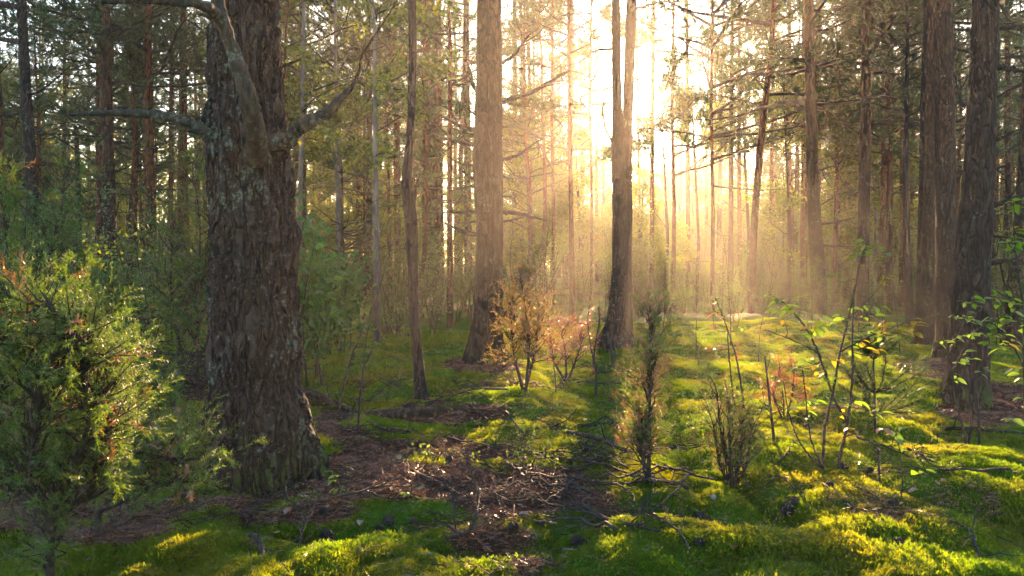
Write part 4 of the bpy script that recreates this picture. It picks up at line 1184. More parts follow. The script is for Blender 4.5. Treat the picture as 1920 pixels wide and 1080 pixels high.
ms = stem_juniper('', b, [[(1470, 790, 0), (1468, 740, 0), (1460, 700, 0), (1465, 685, 0)], [(1472, 788, 0), (1485, 740, 0), (1490, 690, 0)], [(1468, 788, 0), (1452, 745, 0), (1455, 715, 0)]],
                  np.random.default_rng(13), 8, .08, SPRIG_FAR, [M['red'], M['juniper_brown']], b[1], brown=.2, gap=.035, sc=.7, frm=.1, w0=.015)
t = thing('juniper_bush', 'small bright red dried juniper behind the yellow-green sapling', 'juniper', b); ob('stems', ms[0], t); ob('foliage', ms[1], t)

# young pine with glowing needles
b = on_ground(1640, 815)
rng = np.random.default_rng(14)
d = b[1]; mb, lf = MB(), MB(); P, D = [], []
C = curve(np.array([at(a, c, d) - b for a, c in ((1640, 822), (1640, 740), (1638, 680), (1640, 632))]), 10)
put(mb, C, np.linspace(.010, .003, 10), 6)
for zf, L in ((.98, .1), (.8, .22), (.78, .2), (.55, .36), (.5, .3), (.33, .38), (.3, .3)):
    for k in range(5):
        az = rng.uniform(0, 6.28); p = C[int(zf * 9)]
        br = wobble(p, [math.cos(az), math.sin(az), .45], L * rng.uniform(.6, 1), 6, rng, .1, .06)
        put(mb, br, np.linspace(.004, .002, 6), 4, 0, False)
        for w in np.linspace(.3, 1, 6):
            i0 = min(int(w * 5), 4); P.append(br[i0] + (br[i0 + 1] - br[i0]) * (w * 5 - i0)); D.append(br[i0 + 1] - br[i0])
many(lf, [tpl_tuft(44, .06, .003, rng, .05) for _ in range(3)], P, D, 1.0, rng, 0)
t = thing('pine_sapling', 'knee-high young pine with glowing needles, before the foot of the big flared pine', 'young pine', b)
ob('stem', mb.mesh('stem', [M['twig']]), t); ob('needles', lf.mesh('needles', [M['pine']], False), t)

# oak bush right of the massive pine
for lab, px, py, dd, hh, seed in (('bright green oak bush right behind the massive pine', 578, 640, 7.6, 1.75, 21), ('dim green oak bush in the shade between the massive pine and the pale birch', 640, 640, 9.5, 1.5, 22)):
    bush('oak_bush', lab, 'oak bush', px, py, shrub_meshes(np.random.default_rng(seed), hh, 6, OAKL, 'oak', 5, .35, 1.0), dd)
bush('shrub', 'yellow-green leafed shrub in front of the rusty-red pine trunk', 'shrub', 235, 700, shrub_meshes(np.random.default_rng(23), 1.5, 4, SHRUBL, 'birch', 4, .4, 1.2), 8.0)
# ------------------------------------------------------------------ moss, needle litter, twigs underfoot
def tpl_moss(rng, n, rad, h):
    v, t = [], []
    for k in range(n):
        a = rng.uniform(0, 6.28); r = rad * rng.uniform() ** .5
        b = np.array([math.cos(a) * r, math.sin(a) * r, -.006]); hh = h * rng.uniform(.6, 1.1)
        ax = np.array([rng.normal(0, .25), rng.normal(0, .25), 1.0])
        for j in range(4):
            f = rng.uniform(.15, .75); p = b + ax * hh * f
            az = rng.uniform(0, 6.28); d = nrm(np.array([math.cos(az), math.sin(az), rng.uniform(.3, 1.5)])); s = np.array([-math.sin(az), math.cos(az), 0]) * hh * .085
            i = len(v); v += [p - s, p + s, p + d * hh * .5]; t.append((i, i + 1, i + 2))
        s = nrm(np.array([rng.normal(), rng.normal(), 0])) * hh * .07
        i = len(v); v += [b - s, b + s, b + ax * hh]; t.append((i, i + 1, i + 2))
    return np.array(v), np.array(t)


rng = np.random.default_rng(321)
mt = []
for k in range(4):
    mb = MB(); v, tt = tpl_moss(rng, 10, .034, .023); mb.add(v, tt)
    mt.append(bpy.data.objects.new('moss_tuft', mb.mesh('moss_tuft', [M['moss']], False)))   # never linked: only copied by the moss below

N0 = 230000
yy = 2.75 + 10.5 * rng.uniform(0, 1, N0 * 3) ** 1.35
xx = rng.uniform(-.70, .70, len(yy)) * (yy + .25)
mm = moss_amount(xx, yy)
keep = rng.uniform(0, 1, len(yy)) < mm * .98
keep &= np.cumsum(keep) <= N0
xx, yy = xx[keep], yy[keep]
zz = hgt(xx, yy)
e = .02
gxn, gyn = (hgt(xx + e, yy) - zz) / e, (hgt(xx, yy + e) - zz) / e
thick = .6 + .55 * (fbm2(xx * 3, yy * 3, 55, 2) + .6)
sc = np.clip(thick, .45, 1.5) * rng.uniform(.7, 1.25, len(xx)) * (0.9 + .07 * np.clip(yy - 4, 0, 9))
me = bpy.data.meshes.new('moss')
me.vertices.add(len(xx)); me.vertices.foreach_set('co', np.stack([xx, yy, zz], -1).astype(np.float32).ravel())
rot = np.stack([np.arctan(gyn) * .8, -np.arctan(gxn) * .8, rng.uniform(0, 6.28, len(xx))], -1).astype(np.float32)
a = me.attributes.new('turn', 'FLOAT_VECTOR', 'POINT'); a.data.foreach_set('vector', rot.ravel())
a = me.attributes.new('size', 'FLOAT', 'POINT'); a.data.foreach_set('value', sc.astype(np.float32))
a = me.attributes.new('pick', 'INT', 'POINT'); a.data.foreach_set('value', rng.integers(0, 4, len(xx)).astype(np.int32))
mo_ob = ob('moss', me, kind='stuff')
ng = bpy.data.node_groups.new('moss', 'GeometryNodeTree')
ng.interface.new_socket('Geometry', in_out='INPUT', socket_type='NodeSocketGeometry')
ng.interface.new_socket('Geometry', in_out='OUTPUT', socket_type='NodeSocketGeometry')
GN, GL = ng.nodes, ng.links
gi, go = GN.new('NodeGroupInput'), GN.new('NodeGroupOutput')
jn = GN.new('GeometryNodeJoinGeometry')
def attr(n, ty):
    x = GN.new('GeometryNodeInputNamedAttribute'); x.data_type = ty; x.inputs['Name'].default_value = n; return x.outputs[0]
ro = GN.new('FunctionNodeEulerToRotation'); GL.new(attr('turn', 'FLOAT_VECTOR'), ro.inputs[0])
sz_, pk = attr('size', 'FLOAT'), attr('pick', 'INT')
for k in range(4):
    oi = GN.new('GeometryNodeObjectInfo'); oi.inputs['Object'].default_value = mt[k]
    cmpn = GN.new('FunctionNodeCompare'); cmpn.data_type = 'INT'; cmpn.operation = 'EQUAL'
    ii = [s for s in cmpn.inputs if s.type == 'INT']; GL.new(pk, ii[0]); ii[1].default_value = k
    ip = GN.new('GeometryNodeInstanceOnPoints')
    GL.new(gi.outputs[0], ip.inputs['Points']); GL.new(cmpn.outputs[0], ip.inputs['Selection']); GL.new(oi.outputs['Geometry'], ip.inputs['Instance'])
    GL.new(ro.outputs[0], ip.inputs['Rotation']); GL.new(sz_, ip.inputs['Scale']); GL.new(ip.outputs[0], jn.inputs[0])
GL.new(jn.outputs[0], go.inputs[0])
mod = mo_ob.modifiers.new('moss', 'NODES'); mod.node_group = ng

# fallen needles lying in pairs, thickest where no moss grows
N1 = 70000
yy = 2.8 + 6.5 * rng.uniform(0, 1, N1 * 5) ** 1.3; xx = rng.uniform(-.68, .68, len(yy)) * (yy + .2)
lit_ = 1 - moss_amount(xx, yy)
keep = rng.uniform(0, 1, len(yy)) < lit_ * .95 + .08
keep &= np.cumsum(keep) <= N1
xx, yy = xx[keep], yy[keep]; zz = hgt(xx, yy) + rng.uniform(.003, .016, len(xx))
ndl = np.array([[-.0011, 0, 0], [.0011, 0, 0], [.004, 0, .055], [-.0011, .001, 0], [.0011, .001, 0], [-.004, .001, .052]]); ndt = np.array([[0, 1, 2], [3, 4, 5]])
mb = MB(); scatter(mb, ndl, ndt, np.stack([xx, yy, zz], -1), np.stack([rng.normal(0, 1, len(xx)), rng.normal(0, 1, len(xx)), rng.normal(.02, .16, len(xx))], -1), rng.uniform(.7, 1.25, len(xx)), rng)
ob('needle_litter', mb.mesh('needle_litter', [M['litter']], False), kind='stuff')

# crumbs: bark scales, cone bits and old leaf scraps
N2 = 2600
yy = 2.9 + 6 * rng.uniform(0, 1, N2 * 5) ** 1.2; xx = rng.uniform(-.66, .66, len(yy)) * (yy + .1)
keep = rng.uniform(0, 1, len(yy)) < (1 - moss_amount(xx, yy)) * .9 + .03; keep &= np.cumsum(keep) <= N2
xx, yy = xx[keep], yy[keep]; zz = hgt(xx, yy) + rng.uniform(.004, .018, len(xx))
cr = np.array([[-.5, -.3, 0], [.45, -.4, .08], [.55, .3, -.02], [-.3, .45, .1], [0, 0, .16]]); ct = np.array([[0, 1, 4], [1, 2, 4], [2, 3, 4], [3, 0, 4]])
mb = MB(); scatter(mb, cr, ct, np.stack([xx, yy, zz], -1), np.stack([rng.normal(0, .4, len(xx)), rng.normal(0, .4, len(xx)), np.ones(len(xx))], -1), rng.uniform(.004, .014, len(xx)), rng)
ob('bark_crumbs', mb.mesh('bark_crumbs', [M['litter']], False), kind='stuff')


# bilberry and cowberry shoots, each a few small leaves on a wiry stalk
N3 = 1500
yy = 3.0 + 9 * rng.uniform(0, 1, N3 * 4) ** 1.2; xx = rng.uniform(-.66, .66, len(yy)) * (yy + .1)
keep = (noise2(xx * .9, yy * .9, 88) + .5 * noise2(xx * 2.3, yy * 2.3, 89) > .22) & (moss_amount(xx, yy) > .5) & ((yy > 4.4) | (xx > .6)); keep &= np.cumsum(keep) <= N3
xx, yy = xx[keep], yy[keep]; zz = hgt(xx, yy)
mb = MB(); P, D = [], []
for a, b_, c_ in zip(xx, yy, zz):
    h_ = rng.uniform(.04, .13); tip = np.array([a + rng.normal(0, .02), b_ + rng.normal(0, .02), c_ + h_])
    mb.add([[a - .0012, b_, c_], [a + .0012, b_, c_], tip], [(0, 1, 2)], None, 1)
    for f in (.45, .7, .85, 1.0): P.append(np.array([a, b_, c_]) + (tip - [a, b_, c_]) * f); D.append(rng.normal(0, 1, 3) + [0, 0, .5])
many(mb, [tpl_leaf(.024, .014)], P, D, rng.uniform(.6, 1.3, len(P)), rng, 0)
ob('ground_cover', mb.mesh('ground_cover', [M['shrub'], M['twig']], False), kind='stuff')


# small snapped twigs all over the litter, a few on the moss
N4 = 2400
yy = 3.0 + 7 * rng.uniform(0, 1, N4 * 6) ** 1.2; xx = rng.uniform(-.66, .66, len(yy)) * (yy + .1)
keep = rng.uniform(0, 1, len(yy)) < (1 - moss_amount(xx, yy)) * .8 + .09; keep &= np.cumsum(keep) <= N4
xx, yy = xx[keep], yy[keep]; zz = hgt(xx, yy) + rng.uniform(.004, .02, len(xx))
tv, tq, _ = tube([[0, 0, 0], [.03, .004, .035], [.006, -.006, .07], [.028, .004, .115]], [.0024, .0022, .0018, .001], 3, False)
tt = np.concatenate([tq[:, [0, 1, 2]], tq[:, [0, 2, 3]]])
mb = MB(); scatter(mb, tv, tt, np.stack([xx, yy, zz], -1), np.stack([rng.normal(0, 1, len(xx)), rng.normal(0, 1, len(xx)), rng.normal(.02, .14, len(xx))], -1), rng.uniform(.4, 1.5, len(xx)), rng)
ob('twig_litter', mb.mesh('twig_litter', [M['twig']], False), kind='stuff')


def lie(line, lift=.012):
    line = np.array(line, float); line[:, 2] = hgt(line[:, 0], line[:, 1]) + lift; return line


def dead_branch(rng, L, r, ns, arch=.06):
    """A crooked fallen branch with side twigs, lying along +X in its own frame."""
    mb = MB()
    C = wobble([-L / 2, 0, r], [1, rng.normal(0, .2), 0], L, 12, rng, .13); C[:, 2] = r + np.abs(rng.normal(0, arch * .25, 12)) + arch * np.sin(np.linspace(0, math.pi, 12)) * rng.uniform(-.1, 1)
    put(mb, C, np.linspace(r, r * .35, 12), 6)
    for k in range(ns):
        i = rng.integers(2, 11); d = nrm(C[i] - C[i - 1]) + np.array([0, rng.choice([-1, 1]) * rng.uniform(.5, 1.3), rng.uniform(-.05, .6)])
        tw = wobble(C[i], d, L * rng.uniform(.12, .45), 7, rng, .28, -.03); tw[:, 2] = np.maximum(tw[:, 2], .002)
        put(mb, tw, np.linspace(r * .5, .0012, 7), 4)
        for j in range(2):
            q = rng.integers(2, 6); t2 = wobble(tw[q], nrm(tw[q] - tw[q - 1]) + rng.normal(0, .7, 3) * [1, 1, .5], L * rng.uniform(.05, .18), 4, rng, .3); t2[:, 2] = np.maximum(t2[:, 2], .002)
            put(mb, t2, np.linspace(r * .28, .001, 4), 3)
    return mb


LAND = [(487, 880, 'the massive pine'), (640, 920, 'the glossy low seedling'), (860, 985, 'the pale forked branch'), (1080, 900, 'the branch tangle'), (1217, 905, 'the narrow upright juniper'), (1375, 915, 'the small tousled juniper'), (1555, 880, 'the many-stemmed sapling'),
        (1688, 945, 'the small pale-leaved sapling'), (1815, 840, 'the green-leaved sapling'), (790, 757, 'the crooked bare trunk'), (912, 672, 'the stubby pine'), (1117, 745, 'the red-leaved sapling'), (485, 1040, 'the knobbly stick'), (740, 785, 'the rotting log'), (1450, 1010, 'the long low branch')]


def near(px, py):
    return min(LAND, key=lambda l: (l[0] - px) ** 2 + (2 * (l[1] - py)) ** 2)[2]


DB = []
for k in range(9):
    rg = np.random.default_rng(900 + k)
    DB.append((rg.uniform(.5, .9), None))
    DB[-1] = dead_branch(rg, rg.uniform(.45, .95), rg.uniform(.006, .011), int(rg.uniform(5, 10))).mesh('fallen_branch', [M['twig'] if k % 3 else M['twig_grey']])


def drop(px, py, k, rz, sc, label, group=None, name='fallen_branch', up=0.0, tilt=0.0):
    P = on_ground(px, py); P[2] += .004 + up
    t = thing(name, label, 'branch', P, group, DB[k % 9], rz, sc)
    e = .15
    t.rotation_euler = (tilt, -math.atan2(float(hgt(P[0] + e * math.cos(rz), P[1] + e * math.sin(rz)) - hgt(P[0] - e * math.cos(rz), P[1] - e * math.sin(rz))), 2 * e), rz)
    return t


rng = np.random.default_rng(44)
# the tangle in the middle
for k in range(26):
    px, py = 1080 + rng.normal(0, 85), 905 + rng.normal(0, 45)
    drop(px, py, k, rng.uniform(0, 6.28), rng.uniform(.6, 1.1), 'dark crooked twiggy branch in the tangle left of the narrow upright juniper', 'dead branches in the middle tangle', up=rng.uniform(0, .05))
for k in range(30):
    px, py = rng.uniform(330, 1000), rng.uniform(800, 1000)
    drop(px, py, k, rng.uniform(0, 6.28), rng.uniform(.45, .95), 'thin dead branch on brown litter, nearest ' + near(px, py), 'dead branches on the litter nearest ' + near(px, py))
for k in range(16):
    px, py = rng.uniform(1180, 1900), rng.uniform(820, 1065)
    drop(px, py, k, rng.uniform(0, 6.28), rng.uniform(.4, .9), 'thin dark dead branch sunk in moss, nearest ' + near(px, py), 'dead branches in the moss nearest ' + near(px, py))
for k in range(26):
    px, py = rng.uniform(580, 1200), rng.uniform(700, 830)
    drop(px, py, k, rng.uniform(0, 6.28), rng.uniform(.6, 1.1), 'dead branch on shaded moss, nearest ' + near(px, py), 'dead branches on shaded moss nearest ' + near(px, py))
# brush pile left of the massive pine
for k in range(58):
    px, py = 315 + rng.normal(0, 52), 745 + rng.normal(0, 22)
    t = drop(px, py, k, rng.uniform(-.7, .7), rng.uniform(.8, 1.5), 'dead branch in the dark brush pile left of the massive pine', 'dead branches in the brush pile', up=rng.uniform(0, .32), tilt=rng.uniform(-.5, .5))


def lying(label, pxs, name='fallen_branch', cat='branch', mat_='bark_dead', sides=8, n=24, twigs=5, gn=.1, seed=0, lift=.3):
    rg = np.random.default_rng(seed)
    P = np.array([on_ground(a[0], a[1]) for a in pxs]); d0 = P[0][1]
    r = np.array([a[2] / 2 / F * p[1] for a, p in zip(pxs, P)]); P[:, 2] += r * .7 + np.array([(a[3] if len(a) > 3 else 0) for a in pxs])
    base = P[len(P) // 2].copy(); base[2] = hgt(base[0], base[1])
    C = curve(P - base, n); rr = np.interp(np.linspace(0, 1, n), np.linspace(0, 1, len(r)), r) * (1 + rg.normal(0, .06, n)); C += rg.normal(0, 1, (n, 3)) * gn * rr[:, None]
    mb = MB(); put(mb, C, rr, sides)
    for k in range(twigs):
        i = rg.integers(3, n - 2); tw = wobble(C[i], nrm(C[i] - C[i - 1]) + rg.normal(0, .8, 3) + [0, 0, .3], rg.uniform(.1, .35), 6, rg, .25); put(mb, tw, np.linspace(max(rr[i] * .4, .003), .0012, 6), 4)
    return thing(name, label, cat, base, None, mb.mesh(name, [M[mat_]]))


lying('short cut log end lying against the right side of the massive pine\'s foot', [(560, 752, 24, .03), (590, 757, 24, .02), (617, 762, 22, 0)], 'fallen_log', 'log', twigs=0, sides=14, n=12, gn=.02)
lying('long dark rotting log lying across the moss in front of the crooked bare trunk', [(560, 800, 20), (640, 792, 22), (740, 786, 24), (830, 779, 22), (895, 775, 12)], 'fallen_log', 'log', twigs=3, sides=12, n=34, gn=.05, seed=2)
lying('thin branch sloping from the log end down to the long rotting log', [(570, 760, 12, .1), (640, 778, 11, .06), (700, 800, 8), (770, 812, 5)], seed=3)
lying('long thin straight dead branch on moss left of the narrow upright juniper', [(1000, 806, 7), (1080, 803, 9), (1140, 798, 9), (1172, 796, 6)], twigs=2, seed=4)
lying('thin dead branch just below the long rotting log', [(770, 792, 6), (850, 800, 7), (890, 802, 7), (950, 797, 5)], seed=5)
lying('pale knobbly stick in the moss at the bottom, below the massive pine', [(470, 1018, 10, .03), (485, 1030, 11, .03), (492, 1055, 10, .02), (497, 1085, 8)], mat_='twig_grey', twigs=1, seed=6)
lying('dark branch pointing left from the massive pine\'s foot', [(395, 815, 9, .02), (360, 838, 10, .02), (325, 848, 8), (300, 852, 5)], seed=7)
lying('long arched dark branch right of the tangle, ending by the narrow upright juniper', [(1060, 828, 8, .06), (1120, 848, 10, .08), (1165, 860, 8, .05), (1200, 850, 6)], mat_='twig', seed=8)
lying('long dark branch sweeping right from the tangle over green moss', [(1090, 960, 7, .03), (1140, 985, 9, .02), (1200, 993, 7, .01), (1250, 1002, 4)], mat_='twig', seed=9)
lying('long dark branch on needle litter pointing to the tangle', [(740, 860, 6), (790, 905, 8, .03), (840, 925, 9, .02), (880, 945, 6)], mat_='twig', seed=10)
lying('long low dark branch at the bottom right of centre, below the small tousled juniper', [(1290, 955, 5), (1380, 1000, 8, .01), (1460, 1010, 8), (1530, 1030, 4)], mat_='twig', seed=11)
lying('fallen stick in the shade before the foot of the big flared pine', [(1760, 805, 6), (1830, 812, 8, .02), (1920, 815, 6)], seed=12)
lying('forked dead branch lying right of the needle hollow at the bottom', [(840, 1000, 7, .03), (870, 1012, 8, .02), (890, 1000, 7, .06), (900, 965, 4, .12)], mat_='twig_grey', seed=13)

# ------------------------------------------------------------------ leafy saplings, leaf by leaf
def leaf_mesh(L, W, m, rng, cup=.18):
    n = 6; v, t = [], []
    s = np.linspace(0, 1, n); w = W / 2 * np.sin(math.pi * np.clip(s, 0, 1) ** .85) ** .8; w[0] = .0006; w[-1] = 0.0004
    droop = -.25 * s ** 2 * L
    for i_ in range(n):
        v += [(-w[i_], s[i_] * L, droop[i_] + cup * w[i_]), (0, s[i_] * L, droop[i_]), (w[i_], s[i_] * L, droop[i_] + cup * w[i_])]
    q = []
    for i_ in range(n - 1):
        a = 3 * i_; q += [(a, a + 1, a + 4, a + 3), (a + 1, a + 2, a + 5, a + 4)]
    mb = MB(); mb.add(np.array(v), None, q); return mb.mesh('leaf', [m], True)


rng = np.random.default_rng(55)
LG = [leaf_mesh(.078, .040, M['leaf'], rng), leaf_mesh(.070, .034, M['leaf'], rng, .3), leaf_mesh(.064, .036, M['leaf'], rng, .1)]
LY = [leaf_mesh(.072, .036, M['leaf_yellow'], rng), leaf_mesh(.068, .030, M['leaf_yellow'], rng, .35)]
LO = [leaf_mesh(.060, .030, M['leaf_orange'], rng), leaf_mesh(.055, .026, M['leaf_orange'], rng, .3)]
LR = [leaf_mesh(.045, .024, M['red'], rng), leaf_mesh(.04, .02, M['red'], rng, .3)]


def leafy_sapling(name, label, base_px, stems, clusters, twigs_w=.0035, leafset=None, seed=0, d=None, sc=1.0, jit=.06):
    """stems: photo lines (px, py, width, depth offset); clusters: (px, py, number of leaves, depth offset) where leaves sit."""
    rg = np.random.default_rng(seed); b = on_ground(*base_px) if d is None else at(*base_px, d)
    if d is not None: b[2] = float(hgt(b[0], b[1]))
    d = b[1]
    t = thing(name, label, 'sapling', b); mb = MB(); nodes = []
    for s in stems:
        P = np.array([at(a[0], a[1], d + (a[3] if len(a) > 3 else 0)) - b for a in s]); r = np.array([a[2] / 2.7 / F * d for a in s])
        C = curve(P, 7 * len(s)); C[1:] += rg.normal(0, .0015, (len(C) - 1, 3)); put(mb, C, np.interp(np.linspace(0, 1, len(C)), np.linspace(0, 1, len(r)), r), 6); nodes.append(C)
    A = np.concatenate(nodes)
    leaves = []
    for px, py, n, dd, ls in clusters:
        P = at(px, py, d + dd) - b
        dist = np.linalg.norm(A - P, axis=1) + np.where(A[:, 2] > P[2], .12, 0); Q = A[np.argmin(dist)]
        mid = (Q + P) / 2 + rg.normal(0, .015, 3) + [0, 0, -.01]
        C = curve([Q, mid, P], 8); put(mb, C, np.linspace(twigs_w * .8, twigs_w * .4, 8), 4)
        dirn = nrm(P - Q) if np.linalg.norm(P - Q) > .02 else np.array([0, 0, 1.])
        for k in range(n + 1):
            f = 1 - .16 * (k // 2) if n > 2 else 1.0
            p = P if k == 0 else P - dirn * (.018 * k) * sc + rg.normal(0, .004, 3)
            az = math.atan2(dirn[1], dirn[0]) + (0 if k == 0 else (1 if k % 2 else -1) * rg.uniform(.5, 1.4))
            leaves.append((p, az, rg.uniform(-.5, .35), rg.uniform(-.5, .5), ls))
    ob('stem', mb.mesh('stem', [M['twig']]), t)
    for p, az, pit, rol, ls in leaves:
        o = ob('leaf', ls[rg.integers(0, len(ls))], t, p)
        o.rotation_euler = (pit, rol, az - math.pi / 2); s = sc * rg.uniform(.55, 1.05); o.scale = (s, s, s)
    return t


G, Yl, O = LG, LY, LO
leafy_sapling('leafy_sapling', 'many-stemmed sapling with translucent yellow-green leaves on the sunlit moss', (1555, 880),
    [[(1543, 880, 8), (1547, 800, 7), (1562, 735, 6), (1575, 660, 6), (1590, 600, 5), (1605, 530, 4, -.05), (1618, 470, 3, -.05)],
     [(1568, 880, 8), (1588, 800, 7), (1597, 720, 6), (1598, 640, 5), (1600, 560, 4, .1)],
     [(1590, 792, 5), (1565, 750, 6), (1545, 690, 6), (1525, 640, 5), (1500, 600, 4, .1), (1470, 568, 3, .1)],
     [(1545, 690, 4), (1530, 660, 4), (1490, 640, 3, -.1), (1440, 620, 3, -.1)],
     [(1575, 660, 4), (1620, 635, 4, -.1), (1660, 620, 3, -.1), (1710, 600, 2.5, -.1)],
     [(1590, 600, 4), (1630, 560, 3, .1), (1655, 530, 2.5, .1), (1665, 500, 2, .1)],
     [(1540, 875, 5), (1520, 820, 4, .1), (1510, 740, 4, .1), (1505, 690, 3, .1)],
     [(1540, 878, 5), (1500, 830, 4, -.1), (1478, 770, 3, -.1), (1470, 720, 2.5, -.1)],
     [(1580, 820, 4), (1620, 805, 3, -.1), (1650, 770, 2.5, -.15)]],
    [(1618, 445, 4, -.05, G), (1640, 462, 4, 0, G), (1600, 492, 5, -.05, Yl), (1585, 478, 3, 0, Yl), (1610, 478, 3, 0, G), (1560, 515, 3, 0, G), (1650, 480, 4, .1, Yl), (1668, 516, 4, .1, Yl), (1660, 470, 3, .1, G),
     (1460, 560, 6, .1, G), (1440, 548, 5, .1, G), (1485, 560, 4, .1, G), (1478, 575, 4, .1, G), (1500, 585, 4, .1, G), (1455, 580, 3, .1, G), (1430, 620, 4, -.1, Yl), (1455, 612, 3, -.1, G), (1500, 620, 4, 0, G), (1518, 605, 3, 0, Yl), (1470, 598, 3, 0, Yl),
     (1540, 595, 5, 0, G), (1530, 612, 4, 0, G), (1560, 610, 4, 0, G), (1575, 590, 3, 0, G), (1625, 575, 5, .05, G), (1640, 590, 5, .05, G), (1655, 575, 4, 0, G), (1630, 605, 5, -.1, G), (1650, 612, 5, -.1, G), (1662, 600, 5, -.1, Yl), (1690, 608, 5, -.1, Yl),
     (1715, 598, 4, -.1, Yl), (1728, 605, 3, -.1, Yl), (1690, 622, 3, -.1, Yl), (1618, 638, 2, -.1, Yl), (1650, 655, 2, -.1, Yl), (1595, 640, 3, 0, G), (1602, 665, 3, 0, G), (1580, 672, 3, 0, Yl),
     (1500, 672, 5, 0, G), (1520, 690, 4, 0, Yl), (1535, 680, 3, 0, Yl), (1490, 690, 3, 0, G), (1470, 712, 4, -.1, Yl), (1455, 705, 3, -.1, G), (1480, 735, 3, -.1, Yl), (1505, 715, 3, .1, Yl), (1545, 700, 4, 0, G), (1560, 705, 3, 0, G),
     (1530, 750, 3, .1, G), (1515, 770, 3, .1, G), (1480, 765, 3, -.1, G), (1575, 762, 3, 0, Yl), (1610, 752, 5, 0, G), (1640, 760, 4, -.15, G), (1655, 772, 3, -.15, G), (1585, 800, 3, 0, Yl), (1600, 800, 2, -.1, Yl)], seed=1)
leafy_sapling('leafy_sapling', 'sapling with cool green leaves before the trunk of the big flared pine', (1815, 835),
    [[(1815, 840, 8), (1800, 780, 7), (1785, 700, 6), (1770, 640, 5), (1750, 590, 4), (1742, 560, 2)],
     [(1815, 838, 6), (1822, 790, 6), (1828, 740, 5), (1830, 715, 5)],
     [(1785, 700, 4), (1810, 650, 4, -.1), (1830, 620, 3, -.1), (1870, 600, 2.5, -.1)],
     [(1780, 660, 4), (1800, 620, 3, .1), (1815, 590, 3, .1), (1825, 560, 2, .1)]],
    [(1805, 565, 4, .1, G), (1825, 555, 4, .1, G), (1845, 560, 4, .1, G), (1790, 590, 5, .1, G), (1815, 585, 4, .1, G), (1830, 600, 5, 0, G), (1780, 640, 5, 0, G), (1795, 628, 5, 0, G), (1815, 628, 4, 0, G), (1840, 625, 5, -.1, G), (1855, 640, 4, -.1, G), (1870, 605, 4, -.1, G),
     (1885, 590, 4, -.1, G), (1810, 660, 4, -.1, G), (1825, 672, 4, -.1, G), (1800, 680, 3, 0, G), (1790, 700, 3, 0, G), (1845, 690, 3, -.1, G), (1855, 595, 4, -.1, G), (1868, 625, 3, -.1, G)], seed=2, sc=.95)
leafy_sapling('leafy_sapling', 'tall thin sapling with bright leaves at the very right edge', (1925, 880),
    [[(1925, 890, 8), (1922, 780, 6), (1920, 680, 5), (1918, 580, 5), (1905, 480, 4, -.05), (1900, 420, 3, -.05)], [(1920, 690, 4), (1895, 640, 3, -.1), (1870, 615, 2.5, -.1)], [(1918, 580, 4), (1890, 560, 3, -.1), (1860, 540, 2, -.1)]],
    [(1905, 435, 5, -.05, G), (1918, 425, 5, 0, Yl), (1890, 455, 4, -.05, G), (1912, 455, 4, 0, G), (1900, 375, 4, 0, G), (1918, 370, 4, 0, G), (1862, 535, 4, -.1, G), (1885, 545, 5, -.1, G), (1900, 560, 4, -.1, G), (1905, 640, 4, -.1, Yl), (1880, 628, 4, -.1, G), (1870, 650, 3, -.1, G),
     (1900, 690, 4, 0, G), (1912, 700, 4, 0, G), (1915, 745, 4, 0, G), (1895, 785, 3, -.1, G), (1915, 600, 3, 0, G), (1878, 590, 4, -.1, G)], seed=3, sc=.95)
leafy_sapling('leafy_sapling', 'leggy sapling with sunlit orange-tipped leaves left of the many-stemmed sapling', (1393, 775),
    [[(1394, 780, 6), (1392, 740, 5), (1380, 670, 5), (1365, 620, 4), (1350, 580, 3), (1340, 555, 2)], [(1380, 775, 5), (1372, 720, 4), (1366, 660, 4), (1364, 620, 3)]],
    [(1338, 558, 3, 0, G), (1348, 572, 3, 0, G), (1335, 590, 4, 0, O), (1345, 588, 3, 0, Yl), (1380, 585, 2, 0, O), (1330, 610, 4, -.05, O), (1340, 618, 3, -.05, Yl), (1385, 610, 3, 0, G), (1395, 612, 2, 0, G), (1345, 645, 4, 0, O), (1328, 652, 3, 0, O), (1378, 648, 5, 0, O), (1390, 645, 3, 0, Yl)], seed=4, sc=.95)
leafy_sapling('leafy_sapling', 'small sapling with a few pale leaves on the moss right of the many-stemmed sapling', (1688, 945),
    [[(1688, 950, 4), (1692, 900, 4), (1688, 850, 3), (1680, 815, 2.5)], [(1690, 920, 3), (1715, 905, 2.5, -.1), (1732, 870, 2, -.1)]],
    [(1650, 802, 3, -.1, O), (1685, 800, 4, 0, G), (1670, 805, 3, 0, G), (1684, 825, 3, 0, G), (1710, 838, 4, -.1, Yl), (1722, 845, 4, -.1, G), (1735, 880, 3, -.1, G)], seed=5, sc=.85)
leafy_sapling('leafy_sapling', 'thin dark-stemmed sapling with red leaves left of the twin-stemmed pine\'s foot', (1116, 745),
    [[(1117, 748, 8), (1118, 700, 7), (1114, 670, 6), (1119, 630, 5), (1124, 600, 4), (1122, 575, 3)], [(1115, 690, 4), (1108, 650, 3), (1102, 600, 3), (1106, 572, 2)]],
    [(1107, 570, 5, 0, LR), (1104, 585, 5, 0, LR), (1100, 595, 4, 0, LR), (1090, 610, 6, 0, LR), (1082, 606, 5, 0, LR), (1108, 600, 4, 0, LR), (1115, 640, 6, 0, LR), (1124, 585, 5, 0, LR), (1118, 625, 5, 0, LR), (1105, 625, 4, 0, LR), (1095, 690, 5, 0, LR), (1108, 695, 4, 0, LR), (1120, 650, 4, 0, LR)], seed=6, sc=1.0)
